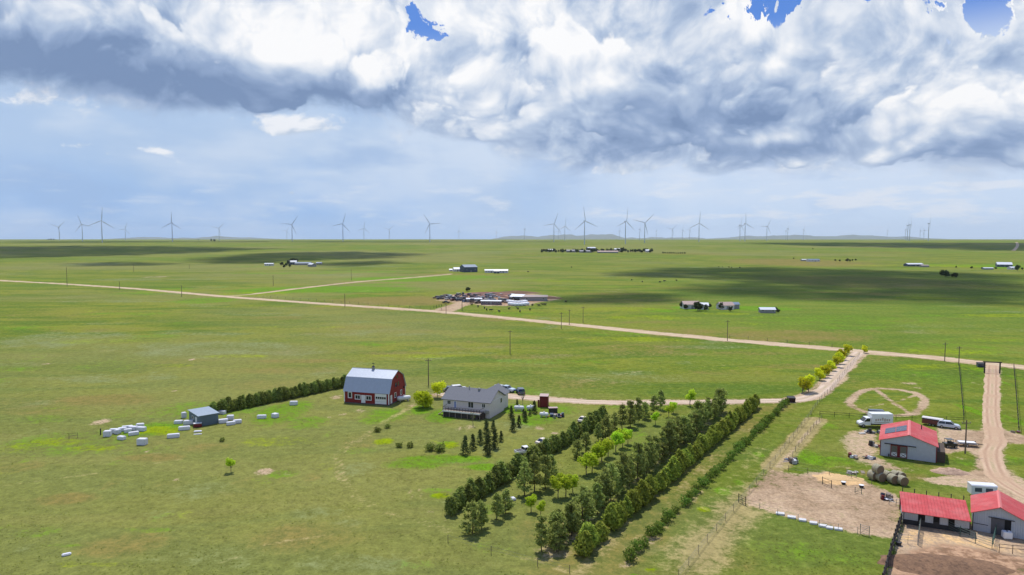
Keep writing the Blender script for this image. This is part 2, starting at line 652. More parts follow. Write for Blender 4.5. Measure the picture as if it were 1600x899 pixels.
area('dirt', [(1318, 676), (1340, 668), (1380, 672), (1378, 714), (1405, 727), (1445, 735), (1400, 741), (1355, 728), (1325, 712), (1317, 690)], 3.0, 0.72)
area('dirt', [(1403, 845), (1412, 812), (1520, 820), (1640, 845), (1640, 960), (1375, 960), (1386, 899)], 1.2)
area('dirt', [(1526, 690), (1570, 696), (1572, 728), (1588, 744), (1640, 772), (1640, 835), (1600, 806), (1540, 772), (1500, 752), (1530, 735)], 2.0, 1.0)
area('pale', [(1405, 845), (1412, 815), (1520, 838), (1640, 862), (1640, 880), (1500, 856), (1420, 862)], 2.5, 0.32)
area('muck', [(1420, 862), (1470, 850), (1560, 862), (1640, 885), (1640, 960), (1385, 960), (1392, 890)], 2.5, 0.9)
area('pale', [(1272, 744), (1300, 738), (1335, 746), (1352, 756), (1320, 760), (1285, 755)], 1.5, 1.0)
area('muck', [(1440, 735), (1480, 727), (1505, 735), (1500, 744), (1470, 746)], 1.5, 0.45)
RING = [(1326, 630), (1336, 618), (1350, 610), (1372, 607), (1400, 608.5), (1430, 614), (1446, 624), (1441, 637), (1428, 647), (1402, 650), (1372, 647), (1350, 643), (1333, 637), (1326, 630)]
line('dirt', RING, 1.9, 1.6, 0.85)
line('dirt', [(1368, 608), (1384, 621), (1396, 630), (1403, 634), (1420, 645)], 1.3, 1.3, 0.8)
line('dirt', [(1398, 629), (1418, 622), (1437, 616)], .9, 1.2, 0.7)
line('dirt', [(1345, 641), (1360, 636), (1385, 630)], 0.8, 0.9, 0.6)
line('dry', [(1277, 656), (1243, 692), (1210, 730)], 4.5, 1.5, 1.0)
line('dirt', [(1281, 656), (1247, 692), (1216, 730)], 1.0, 0.9, 0.6)
area('dry', [(1200, 735), (1157, 786), (1070, 905), (1085, 905), (1130, 850), (1170, 795)], 2.0, 0.8)
# tracks worn through the grass
TRK = [(548, 690), (528, 712), (532, 742), (555, 775), (600, 800), (660, 815), (720, 838), (790, 862), (880, 890), (930, 905)]
for o_ in (-1.0, 1.0):
    line('worn', [(x + o_ * 5, y - o_ * 1) for x, y in TRK], 0.5, 0.5, 0.42)
line('worn', [(560, 690), (600, 660), (635, 640), (650, 628)], 1.6, 1.2, 0.45)
line('worn', [(460, 770), (520, 795), (590, 830), (640, 850)], 0.6, 0.7, 0.3)
line('worn', [(640, 765), (645, 780), (640, 795)], 0.5, 0.4, 0.6)
line('worn', [(655, 765), (660, 780), (655, 795)], 0.5, 0.4, 0.6)
for o_ in (-6, 0, 6, 13):
    line('worn', [(965 + o_, 880), (1060 + o_, 770), (1160 + o_, 670)], 0.35, 0.4, 0.4)
line('dry', [(880, 900), (960, 800), (1010, 745), (1090, 680), (1170, 630)], 9, 5, 0.5)
line('dry', [(930, 905), (1030, 800), (1100, 725), (1180, 655), (1225, 625)], 8, 4, 0.55)
line('worn', [(905, 900), (1010, 780), (1100, 690), (1180, 632)], 2.2, 1.5, 0.45)
line('dirt', [(862, 862), (930, 800), (1000, 735), (1070, 680), (1125, 640)], 4.5, 3.0, 0.42)
line('dirt', [(975, 885), (1060, 800), (1120, 740), (1180, 675), (1225, 632)], 1.5, 1.5, 0.42)
# dry lane and stubble along the boundary fence, cattle trails over the open field
line('worn', [(1277, 656), (1243, 692), (1207, 732)], 4.0, 1.5, 0.95)
line('worn', [(1196, 745), (1150, 800), (1105, 855), (1070, 905)], 5.0, 6.0, 0.75)
line('worn', [(1185, 700), (1140, 760), (1080, 830), (1030, 900)], 2.5, 3.0, 0.4)
for tr in ([(0, 620), (120, 600), (260, 560), (420, 530), (600, 505)], [(40, 560), (200, 545), (420, 560), (560, 575)], [(640, 600), (760, 570), (900, 555), (1080, 540)], [(900, 600), (1000, 580), (1150, 570), (1290, 556)],
           [(0, 760), (150, 740), (300, 715), (420, 700), (530, 690)], [(300, 899), (420, 850), (560, 830), (660, 815)], [(60, 500), (200, 498), (420, 508), (560, 500)], [(800, 520), (900, 530), (1050, 560)]):
    line('worn', tr, 0.6, 0.8, 0.34)
area('dirt', [(684, 470), (700, 461), (760, 457), (820, 458), (872, 464), (870, 470), (846, 472), (825, 478), (790, 479), (760, 478), (735, 475), (712, 474)], 8.0, 0.95)
area('muck', [(700, 466), (760, 459), (830, 460), (868, 465), (840, 472), (790, 476), (740, 473)], 8.0, 0.9)
# bare spots
for a_ in ((415, 737, 20, 7, 1), (450, 740, 12, 4, .7), (158, 660, 17, 7, .9), (560, 795, 8, 3, .8), (673, 800, 8, 3, .8), (693, 813, 6, 2, .8), (610, 843, 14, 5, .5), (177, 797, 8, 3, 1), (275, 750, 6, 3, .9), (310, 825, 6, 2, .7), (228, 706, 5, 2, .9),
           (525, 621, 14, 4, .9), (536, 648, 9, 3, .8), (563, 642, 11, 5, .7), (515, 652, 5, 2, .8), (640, 634, 14, 3, .8), (630, 620, 14, 4, .7), (843, 669, 12, 4, .9), (867, 677, 9, 2.5, 1), (1126, 688, 8, 3, .9), (1145, 831, 10, 5, .8), (1070, 680, 6, 2, .6),
           (1420, 599, 16, 3, .8), (1432, 606, 14, 2, .6), (1330, 582, 8, 2, .7), (1325, 590, 6, 1.5, .7), (1308, 613, 6, 2, .7), (1428, 586, 4, 1, .7), (1310, 642, 7, 2, .7), (1580, 712, 14, 3, .5), (1345, 742, 16, 5, .5), (730, 670, 26, 8, .62), (715, 677, 20, 6, .45), (1530, 600, 14, 4, .5), (1575, 612, 8, 12, .5)):
    spot('dirt', *a_[:4], a_[4] * 0.66)
for a_ in ((300, 562, 5, 2, 1), (350, 580, 4, 1.5, .8), (273, 611, 5, 1.5, 1), (95, 585, 5, 2, .6), (72, 569, 8, 2, .9), (230, 591, 5, 1.5, .6), (955, 455, 40, 4, .45), (640, 455, 30, 3, .4), (560, 455, 50, 4, .35), (870, 445, 60, 5, .35), (770, 440, 40, 3, .3), (245, 433, 30, 1.5, .8), (1160, 536, 6, 1.2, .9)):
    spot('dirt', *a_[:4], a_[4] * 0.66)
# lush and dry swathes
for a_ in ((520, 452, 160, 6, 1), (430, 455, 90, 5, .9), (640, 436, 120, 5, .9), (720, 433, 90, 4, .7), (250, 455, 60, 8, .5), (180, 570, 70, 12, .3), (330, 640, 120, 18, .5), (230, 672, 70, 14, .8), (120, 690, 120, 25, .5), (440, 645, 50, 25, .7), (480, 660, 40, 14, .6), (600, 650, 45, 15, .6), (690, 650, 30, 14, .9), (660, 640, 20, 10, .9), (690, 717, 90, 8, .85), (650, 725, 60, 10, .8), (755, 730, 30, 6, .9), (685, 775, 16, 5, 1), (700, 695, 20, 8, .7), (600, 690, 14, 5, .8), (440, 740, 30, 8, .6), (840, 655, 40, 12, .8), (810, 640, 50, 9, .9), (870, 640, 40, 10, .6), (960, 630, 40, 8, .5), (1010, 700, 30, 40, .4), (1100, 796, 11, 5, 1), (1130, 768, 16, 8, 1), (1155, 755, 12, 7, .9), (1185, 710, 10, 5, .9), (1020, 890, 12, 4, 1), (990, 899, 10, 4, 1),
           (1530, 645, 14, 16, .95), (1540, 590, 10, 14, .6), (1515, 575, 14, 8, .6), (1580, 655, 14, 22, .7), (1585, 590, 10, 10, .5), (1260, 712, 30, 14, .7), (1290, 665, 30, 7, .6), (1300, 722, 40, 12, .55), (1505, 722, 16, 10, .6), (1590, 720, 16, 14, .6), (1440, 590, 90, 20, .3), (1180, 482, 60, 5, .9), (1080, 482, 40, 4, .8), (1030, 485, 40, 4, .7), (900, 440, 60, 5, .3), (1500, 545, 120, 12, .45), (1300, 500, 200, 10, .4), (1560, 417, 60, 4, .9), (1480, 415, 50, 3, .8), (815, 490, 60, 5, .5), (320, 470, 60, 6, .6), (1200, 860, 110, 30, .35), (1330, 870, 60, 30, .3)):
    spot('lush', *a_)
for a_ in ((640, 470, 160, 9, .9), (560, 480, 120, 6, .5), (1000, 470, 150, 10, .5), (1350, 440, 200, 14, .6), (1240, 410, 130, 8, .8), (1230, 525, 150, 12, .75), (1080, 520, 120, 10, .6), (1010, 545, 120, 10, .5), (120, 490, 160, 10, .35), (170, 625, 100, 12, .7), (60, 640, 90, 10, .5), (240, 715, 60, 8, .7), (100, 780, 60, 12, .7), (420, 600, 90, 12, .45), (720, 540, 120, 12, .4), (880, 600, 140, 10, .4), (480, 840, 120, 30, .5), (200, 850, 90, 25, .5), (330, 700, 60, 10, .5), (30, 730, 50, 12, .5), (850, 830, 60, 30, .5), (1250, 770, 60, 8, .5), (1280, 790, 60, 12, .4), (1450, 725, 40, 10, .6), (560, 690, 40, 20, .4), (1360, 600, 90, 16, .35), (1150, 870, 60, 30, .5), (950, 880, 70, 20, .5)):
    spot('dry', *a_)
for a_ in ((500, 800, 60, 14, .5), (300, 770, 90, 20, .4), (560, 880, 120, 20, .5), (320, 870, 120, 20, .4), (100, 530, 150, 16, .6), (330, 545, 160, 16, .6), (180, 590, 120, 10, .5), (600, 520, 120, 8, .4), (700, 720, 50, 5, .8), (980, 590, 120, 14, .4), (1000, 855, 40, 16, .5), (150, 413, 60, 3, .7), (180, 405, 80, 3, .4), (1050, 430, 90, 5, .4), (720, 880, 90, 14, .3)):
    spot('sage', *a_)
for a_ in ((600, 690, 18, 6, .9), (705, 696, 16, 6, .8), (100, 690, 60, 8, .6), (150, 700, 50, 6, .6), (235, 672, 30, 7, .9), (262, 675, 24, 8, .8), (690, 775, 18, 6, .9), (1100, 797, 12, 5, 1), (1018, 891, 12, 4, 1), (1500, 640, 20, 6, .3), (1490, 416, 60, 3, .6), (390, 460, 90, 5, .5), (270, 455, 60, 4, .4), (30, 700, 40, 10, .4), (440, 690, 80, 10, .5), (480, 690, 40, 8, .4)):
    spot('yellow', *a_)

rr = random.Random(31)
for _ in range(210):                       # broad mottling of the open range
    y_ = 392 + 190 * rr.random() ** 1.2
    spot(rr.choice(['sage', 'sage', 'sage', 'dry', 'dry', 'lush', 'yellow']), rr.uniform(-20, 1620), y_, rr.uniform(25, 130), rr.uniform(.012, .03) * (y_ - 360) + .6, rr.uniform(.25, .6))
for _ in range(90):                        # and of the near field
    spot(rr.choice(['sage', 'sage', 'dry', 'lush', 'lush', 'yellow', 'dry']), rr.uniform(-20, 860), rr.uniform(560, 900), rr.uniform(15, 60), rr.uniform(3, 14), rr.uniform(.2, .45))
for a_ in ((1310, 728, 30, 8, .6), (1370, 740, 40, 8, .7), (1420, 745, 40, 8, .7), (1450, 728, 30, 8, .6), (1350, 700, 30, 12, .5), (1495, 715, 25, 10, .4)):
    spot('dry', *a_)
    spot('dirt', a_[0] + 8, a_[1] + 2, a_[2] * .6, a_[3] * .5, .45)

me = bpy.data.meshes.new('ground')
co = np.stack([XF, YF, Z.ravel()], 1).astype(np.float32)
me.vertices.add(len(co))
me.vertices.foreach_set('co', co.ravel())
ii = (np.arange(NY - 1)[:, None] * NX + np.arange(NX - 1)[None, :]).ravel()
quads = np.stack([ii, ii + 1, ii + 1 + NX, ii + NX], 1).astype(np.int32)
me.loops.add(quads.size)
me.loops.foreach_set('vertex_index', quads.ravel())
me.polygons.add(len(quads))
me.polygons.foreach_set('loop_start', np.arange(0, quads.size, 4, dtype=np.int32))
me.polygons.foreach_set('use_smooth', np.ones(len(quads), bool))
for nm, ks in (('wear_a', ('dirt', 'lush', 'dry', 'worn')), ('wear_b', ('pale', 'muck', 'sage', 'yellow'))):
    at = me.attributes.new(nm, 'FLOAT_COLOR', 'POINT')
    at.data.foreach_set('color', np.stack([CH[k] for k in ks], 1).astype(np.float32).ravel())
me.update()

gm = bpy.data.materials.new('prairie grass')
gm.use_nodes = True
q = NT(gm.node_tree)
bs = q.n['Principled BSDF']
bs.inputs['Roughness'].default_value = 0.95
bs.inputs['Specular IOR Level'].default_value = 0.08
pos = E(q, q.node('ShaderNodeNewGeometry').outputs['Position'])
n_fine = q.noise(pos, 1.9, 6, 0.75)
n_tuft = q.noise(pos, 0.55, 4, 0.65)
n_mid = q.noise(pos, 0.075, 5, 0.6)
n_big = q.noise(q.vmul(pos, (0.010, 0.016, 0)), 1.0, 4, 0.55)
n_far = q.noise(q.vmul(pos, (0.0016, 0.0032, 0)), 1.0, 5, 0.6)
wa = q.node('ShaderNodeAttribute', {'attribute_name': 'wear_a'})
wb = q.node('ShaderNodeAttribute', {'attribute_name': 'wear_b'})
sa_ = q.node('ShaderNodeSeparateColor', None, _0=wa.outputs['Color'])
sb_ = q.node('ShaderNodeSeparateColor', None, _0=wb.outputs['Color'])
m_dirt, m_lush, m_dry = (E(q, o) for o in sa_.outputs)
m_worn = E(q, wa.outputs['Alpha'])
m_pale, m_muck, m_sage = (E(q, o) for o in sb_.outputs)
m_yel = E(q, wb.outputs['Alpha'])
jit = (n_mid - 0.5) * 1.1 + (n_tuft - 0.5) * 1.0 + (n_fine - 0.5) * 0.8


def brk(m, lo=0.30, hi=0.70):
    """mask with a ragged, tufted edge"""
    return q.step(m + jit * q.step(m, 0.0, 0.25), lo, hi)


GR1, GR2, GR3 = (0.124, 0.172, 0.016), (0.202, 0.222, 0.027), (0.086, 0.130, 0.014)
n_str = q.noise(q.vmul(pos, (0.016, 0.055, 0)), 1.0, 5, 0.62, 0.6)
c = q.mix(q.step(n_big, 0.40, 0.60), GR1, GR2)
c = q.mix(q.step(n_mid, 0.46, 0.66) * 0.75, c, GR3)
c = q.mix(q.step(n_str, 0.50, 0.64) * 0.75, c, (0.084, 0.144, 0.016))
c = q.mix(q.step(n_str, 0.50, 0.36) * 0.55, c, (0.200, 0.204, 0.038))
c = q.mix(q.step(n_far, 0.46, 0.64) * 0.6, c, (0.215, 0.208, 0.070))
c = q.mix(q.step(n_far, 0.46, 0.32) * 0.5, c, (0.118, 0.190, 0.022))
c = q.mix(q.step(n_tuft, 0.52, 0.68) * 0.35, c, (0.190, 0.200, 0.050))
c = q.mix(brk(m_sage, 0.25, 0.9) * 0.7, c, (0.196, 0.220, 0.098))
c = q.mix(brk(m_dry, 0.2, 0.95) * 0.8, c, (0.215, 0.166, 0.050))
c = q.mix(brk(m_lush, 0.2, 0.9) * 0.88, c, (0.118, 0.235, 0.010))
c = q.mix(brk(m_yel, 0.2, 0.9) * 0.8, c, (0.225, 0.275, 0.006))
c = q.mix(brk(m_worn, 0.25, 0.8) * 0.85, c, (0.340, 0.275, 0.125))
soil = q.mix(q.step(n_mid + (n_fine - 0.5) * 0.4, 0.3, 0.7), (0.345, 0.240, 0.150), (0.490, 0.360, 0.242))
soil = q.mix(q.step(n_tuft + (n_mid - 0.5) * 0.8, 0.60, 0.74) * 0.6, soil, (0.200, 0.185, 0.075))
soil = q.mix(brk(m_pale, 0.2, 0.7), soil, (0.600, 0.400, 0.205))
soil = q.mix(brk(m_muck, 0.3, 0.75), soil, q.mix(q.step(n_tuft, 0.35, 0.65), (0.250, 0.150, 0.090), (0.420, 0.270, 0.170)))
c = q.mix(brk(m_dirt, 0.36, 0.80), c, soil)
val = (n_fine - 0.5) * 1.0 + (n_tuft - 0.5) * 0.9 + (n_mid - 0.5) * 0.5 + 1.0
hs = q.node('ShaderNodeHueSaturation', None, Color=c, Saturation=1.03, Value=val * 0.93)
q.put(bs.inputs['Base Color'], hs.outputs[0])
bn_ = q.node('ShaderNodeBump', None, Strength=0.55, Distance=0.35, Height=n_fine * 0.5 + n_tuft)
q.l.new(bn_.outputs[0], bs.inputs['Normal'])
me.materials.append(gm)
struct(link('ground', me))

# ---- tussocks: uncountable grass clumps standing proud of the near turf
r_ = np.random.default_rng(5)
NT_ = 46000
tx, ty = r_.uniform(-1, 1, NT_), 86 * np.exp(r_.uniform(0, 1, NT_) ** 0.9 * math.log(3.2))
tx = tx * (ty * 0.80 + 6)
pat = np.sin(tx * .11 + np.sin(ty * .07) * 2) * np.cos(ty * .09 + np.sin(tx * .05) * 2) + np.sin(tx * .9 + ty * .4) * np.cos(ty * .8 - tx * .3) * .6
ix = np.clip(np.searchsorted(gx, tx), 0, NX - 1)
iy = np.clip(np.searchsorted(gy, ty), 0, NY - 1)
gi = iy * NX + ix
bare = np.maximum(CH['dirt'][gi], CH['worn'][gi])
keep = (bare < .25) & (pat + r_.normal(0, .7, NT_) + CH['lush'][gi] * .8 > .25)
tx, ty = tx[keep], ty[keep]
TUFT = (tx, ty, CH['lush'][gi][keep])

# ---- gravel sheets: the county road and the two lanes
def gravel(name, c1, c2, c3):
    m = bpy.data.materials.new(name)
    m.use_nodes = True
    q = NT(m.node_tree)
    bs = q.n['Principled BSDF']
    bs.inputs['Roughness'].default_value = 0.95
    bs.inputs['Specular IOR Level'].default_value = 0.1
    uv = E(q, q.node('ShaderNodeAttribute', {'attribute_name': 'across'}).outputs['Fac'])
    pos = E(q, q.node('ShaderNodeNewGeometry').outputs['Position'])
    a = q.noise(pos, 0.12, 5, 0.6)
    b = q.noise(pos, 2.2, 4, 0.7)
    c = q.mix(q.step(a, 0.3, 0.7), c1, c2)
    rut = q.step(q.math('ABSOLUTE', q.math('ABSOLUTE', uv) - 0.48), 0.0, 0.26, 1.0, 0.0)
    c = q.mix(rut * q.step(a, 0.25, 0.6) * 0.75, c, c3)
    mid = q.step(q.math('ABSOLUTE', uv), 0.05, 0.25, 1.0, 0.0) + q.step(q.math('ABSOLUTE', uv), 0.78, 1.0)
    c = q.mix((mid * q.step(b + (a - 0.5), 0.46, 0.62) * 0.6).clamp(), c, (0.270, 0.235, 0.110))
    hs = q.node('ShaderNodeHueSaturation', None, Color=c, Value=(b - 0.5) * 0.5 + 1.0)
    q.put(bs.inputs['Base Color'], hs.outputs[0])
    return m


def smooth_pts(P, step):
    """Catmull-Rom through P, resampled"""
    P = [P[0] * 2 - P[1]] + list(P) + [P[-1] * 2 - P[-2]]
    out = []
    for a, b, c_, d in zip(P[:-3], P[1:-2], P[2:-1], P[3:]):
        k = max(2, int((c_ - b).length / step))
        for i in range(k):
            t_ = i / k
            out.append(0.5 * ((2 * b) + (c_ - a) * t_ + (2 * a - 5 * b + 4 * c_ - d) * t_ * t_ + (3 * b - a - 3 * c_ + d) * t_ ** 3))
    out.append(P[-2])
    return out


def strip(name, px_pts, width, m, lift, step=2.0, seed=0, crown=0.05):
    P = smooth_pts([Vector((G(*p).x, G(*p).y)) for p in px_pts], step)
    r_ = random.Random(seed)
    V, F, A = [], [], []
    prof = (-1.0, -0.8, -0.4, 0.0, 0.4, 0.8, 1.0)
    wl = wr = 0.0
    for i, p in enumerate(P):
        d = (P[min(i + 1, len(P) - 1)] - P[max(i - 1, 0)]).normalized()
        nrm = Vector((-d.y, d.x))
        wl = wl * 0.7 + r_.uniform(-0.5, 0.5) * 0.3 * width * 0.35
        wr = wr * 0.7 + r_.uniform(-0.5, 0.5) * 0.3 * width * 0.35
        for u in prof:
            w = width / 2 + (wl if u < 0 else wr) * abs(u)
            c_ = p + nrm * u * w
            V.append((c_.x, c_.y, float(hgt(c_.x, c_.y)) + lift * (0.15 if abs(u) == 1 else 1) + crown * (1 - u * u)))
            A.append(u)
        if i:
            b = (i - 1) * 7
            F += [(b + j, b + j + 1, b + j + 8, b + j + 7) for j in range(6)]
    me = bpy.data.meshes.new(name)
    me.from_pydata(V, [], F)
    at = me.attributes.new('across', 'FLOAT', 'POINT')
    at.data.foreach_set('value', A)
    me.polygons.foreach_set('use_smooth', [True] * len(F))
    me.materials.append(m)
    return struct(link(name, me))


m_road = gravel('road gravel', (0.440, 0.325, 0.205), (0.520, 0.395, 0.265), (0.610, 0.485, 0.350))
m_drive = gravel('drive gravel', (0.450, 0.340, 0.245), (0.530, 0.410, 0.305), (0.590, 0.475, 0.375))
m_lane = gravel('lane dirt', (0.440, 0.300, 0.195), (0.520, 0.375, 0.255), (0.320, 0.195, 0.125))
strip('county_road', ROAD, 8.0, m_road, 0.05, 3.0, 1)
strip('driveway', DRIVE, 4.6, m_drive, 0.05, 1.5, 2)
strip('farm_lane', LANE, 4.0, m_lane, 0.04, 1.2, 3, 0.03)
strip('field_lane', [(345, 463.5), (400, 459.5), (470, 451), (560, 441), (650, 434), (705, 429)], 4.0, m_road, 0.06, 6, 4)
strip('far_lane', [(1583, 392), (1589, 386), (1590, 381), (1588, 379)], 9.0, m_road, 0.5, 20, 5)

# ---- low blue hills on the horizon
def hills(name, x0, x1, y, seed, hmax, m):
    r_ = np.random.default_rng(seed)
    k = 120
    xs = np.linspace(x0, x1, k)
    prof = np.zeros(k)
    for f, a in ((2, .45), (4, .35), (9, .22), (20, .12), (43, .06)):
        ph = r_.uniform(0, 6.28)
        prof += a * (np.sin(np.linspace(0, f * 3.14, k) + ph) * 0.5 + 0.5)
    prof = prof / prof.max() * np.sin(np.linspace(0, np.pi, k)) ** 0.6
    V, F = [], []
    for j, (dy, f) in enumerate(((-1800, 0.0), (-900, 0.45), (0, 1.0), (1500, 0.5), (3000, 0.0))):
        for i in range(k):
            V.append((xs[i], y + dy + 250 * math.sin(i * 0.7), 38 + prof[i] * f * hmax + (r_.uniform(-8, 8) if 0 < f < 1 else 0)))
    for j in range(4):
        F += [(j * k + i, j * k + i + 1, (j + 1) * k + i + 1, (j + 1) * k + i) for i in range(k - 1)]
    me = bpy.data.meshes.new(name)
    me.from_pydata(V, [], F)
    me.polygons.foreach_set('use_smooth', [True] * len(F))
    me.materials.append(m)
    return struct(link(name, me))


m_hill = mat('hill scrub', (0.10, 0.115, 0.06), 0.95, 0.2, 0.002)
hills('hills', -800, 7400, 27000, 3, 290, m_hill)
hills('hills', 7200, 17500, 27500, 5, 200, m_hill)
hills('hills', -15500, -9500, 27500, 8, 150, m_hill)

# ------------------------------------------------------------------ trees and shrubs
def leaf_mesh(name, C, D, size, m, r_, per=3, aspect=0.6):
    """clumps of leaf faces at points C facing roughly D"""
    N = len(C) * per
    Cn = np.repeat(C, per, 0) + r_.normal(0, 1, (N, 3)) * np.repeat(size, per)[:, None] * 0.55
    Dn = np.repeat(D, per, 0) + r_.normal(0, 0.75, (N, 3))
    Dn /= np.linalg.norm(Dn, axis=1)[:, None] + 1e-9
    U = np.cross(Dn, r_.normal(0, 1, (N, 3)))
    U /= np.linalg.norm(U, axis=1)[:, None] + 1e-9
    W = np.cross(Dn, U)
    s = np.repeat(size, per)[:, None] * r_.uniform(0.6, 1.25, (N, 1))
    a, b, c_, d = Cn - U * s, Cn + W * s * aspect, Cn + U * s, Cn - W * s * aspect
    V = np.stack([a, b, c_, d], 1).reshape(-1, 3)
    V[:, 2] = np.maximum(V[:, 2], 0.02)
    me = bpy.data.meshes.new(name)
    me.vertices.add(len(V))
    me.vertices.foreach_set('co', V.astype(np.float32).ravel())
    me.loops.add(N * 4)
    me.loops.foreach_set('vertex_index', np.arange(N * 4, dtype=np.int32))
    me.polygons.add(N)
    me.polygons.foreach_set('loop_start', np.arange(0, N * 4, 4, dtype=np.int32))
    at = me.attributes.new('tone', 'FLOAT', 'FACE')
    tone = np.clip(np.repeat(r_.uniform(0, 1, len(C)), per) * 0.7 + r_.uniform(0, 0.4, N), 0, 1)
    at.data.foreach_set('value', tone.astype(np.float32))
    me.update()
    me.materials.append(m)
    return me


BARK = mat('bark', (0.085, 0.060, 0.042), 0.9, 0.3, 4.0)
BARKG = mat('grey bark', (0.16, 0.135, 0.11), 0.9, 0.3, 4.0)
L_JUN = leafmat('juniper green', (0.125, 0.185, 0.025), (0.400, 0.455, 0.070), 0.35)
L_JUN2 = leafmat('dark juniper green', (0.098, 0.150, 0.032), (0.320, 0.370, 0.085), 0.33)
L_PINE = leafmat('pine green', (0.125, 0.172, 0.038), (0.420, 0.460, 0.120), 0.38)
L_SPR = leafmat('spruce green', (0.048, 0.074, 0.026), (0.140, 0.165, 0.056), 0.25)
L_LIME = leafmat('fresh leaf green', (0.340, 0.540, 0.026), (0.600, 0.740, 0.060), 0.5)
L_YEL = leafmat('yellow green leaf', (0.450, 0.520, 0.018), (0.760, 0.720, 0.040), 0.5)
L_SHR = leafmat('shrub green', (0.085, 0.150, 0.024), (0.210, 0.300, 0.050), 0.35)
L_FAR = leafmat('far tree green', (0.032, 0.050, 0.020), (0.080, 0.100, 0.038), 0.2)


def shell(r_, k, rx, rz, zc, power=2.0, lump=0.25, inner=0.55):
    """points and outward directions through the outer part of a lumpy egg"""
    d = r_.normal(0, 1, (k, 3))
    d /= np.linalg.norm(d, axis=1)[:, None]
    lumps = r_.normal(0, 1, (9, 3))
    lumps /= np.linalg.norm(lumps, axis=1)[:, None]
    amp = 1 - lump * 0.5 + lump * np.max(np.clip(d @ lumps.T, 0, 1) ** 6, axis=1) * 1.2
    rad = amp * r_.uniform(inner, 1.0, k) ** (1 / power)
    return np.stack([d[:, 0] * rx * rad, d[:, 1] * rx * rad, zc + d[:, 2] * rz * rad], 1), d


def trunk_mb(h, r0, r_, bends=4, lean=0.05):
    mb = MB()
    pts = [Vector((0, 0, -0.05))]
    for i in range(1, bends + 1):
        pts.append(Vector((r_.normal(0, lean) * h * 0.3, r_.normal(0, lean) * h * 0.3, h * i / bends)))
    rings = []
    for i, p in enumerate(pts):
        rr = r0 * (1 - 0.85 * i / bends)
        rings.append([(p.x + math.cos(a) * rr, p.y + math.sin(a) * rr, p.z) for a in np.linspace(0, 2 * math.pi, 7)[:-1]])
    mb.loft(rings)
    return mb, pts


def tree(name, crown, trunk):
    o = thing(name, 'tree', 'tree')
    link('trunk', trunk, o)
    link('crown', crown, o)
    return Proto(o)


def juniper(seed, h, w, m, k=420):
    r_ = np.random.default_rng(seed)
    C, D = shell(r_, k, w / 2, h * 0.52, h * 0.50, lump=0.45, inner=0.5)
    f = np.clip(1.12 - np.abs(C[:, 2] / h - 0.34) * 0.95, 0.25, 1.05)
    C[:, :2] *= f[:, None]
    # several leading tips
    D[:, 2] += 0.5
    cm = leaf_mesh('juniper_crown', C, D, r_.uniform(0.16, 0.30, k) * (w / 2.2) ** 0.5, m, r_, 3, 0.5)
    mb, _ = trunk_mb(h * 0.7, 0.09, r_, 3)
    return tree('juniper', cm, mb.mesh('trunk', BARK))


def pine(seed, h, w, k_wh=10, bare=0.16, m=None, dens=1.0):
    r_ = np.random.default_rng(seed)
    mb, pts = trunk_mb(h, 0.13, r_, 5)
    C, D, S = [], [], []
    for i in range(k_wh):
        f = bare + (1 - bare) * (i + r_.uniform(0, .6)) / k_wh
        z0 = h * f * 0.96
        ln = w / 2 * (1.08 - f) ** 0.62 * min(1, 0.55 + (f - bare) * 3) * 1.12
        nb = r_.integers(4, 7)
        for j in range(nb):
            a = r_.uniform(0, 6.283)
            l = ln * r_.uniform(0.65, 1.15)
            up = r_.uniform(0.05, 0.45)
            e = Vector((math.cos(a) * l, math.sin(a) * l, z0 + up * l * 0.6))
            s = Vector((0, 0, z0 - 0.1 * l))
            mb.cyl(s, e, 0.035, 0.012, 4, False)
            for u in np.linspace(0.35, 1.05, int(5 * dens) + 1):
                q_ = s.lerp(e, u)
                for _ in range(2):
                    C.append((q_.x + r_.normal(0, .12), q_.y + r_.normal(0, .12), q_.z + r_.normal(0.05, .10)))
                    D.append((math.cos(a) * .5, math.sin(a) * .5, .9))
                    S.append(r_.uniform(0.17, 0.30) * (w / 4) ** 0.4)
    for _ in range(8):
        C.append((r_.normal(0, .12), r_.normal(0, .12), h * r_.uniform(.9, 1.02)))
        D.append((0, 0, 1))
        S.append(.2)
    cm = leaf_mesh('pine_crown', np.array(C), np.array(D), np.array(S), m or L_PINE, r_, 3, 0.45)
    return tree('pine_tree', cm, mb.mesh('trunk', BARK))


def spruce(seed, h, w, m=None):
    r_ = np.random.default_rng(seed)
    mb, _ = trunk_mb(h * 0.95, 0.07, r_, 3, 0.01)
    C, D, S = [], [], []
    for i in range(14):
        f = 0.12 + 0.86 * i / 14
        l0 = w / 2 * (1.08 - f) * 1.15
        for j in range(6):
            a = r_.uniform(0, 6.283)
            l = l0 * r_.uniform(.7, 1.15)
            for u in (0.35, 0.7, 1.0):
                C.append((math.cos(a) * l * u, math.sin(a) * l * u, h * f - 0.25 * l * u))
                D.append((math.cos(a), math.sin(a), .5))
                S.append(r_.uniform(.12, .2) * (w / 1.6) ** .5)
    cm = leaf_mesh('spruce_crown', np.array(C), np.array(D), np.array(S), m or L_SPR, r_, 3, .5)
    return tree('spruce_tree', cm, mb.mesh('trunk', BARK))


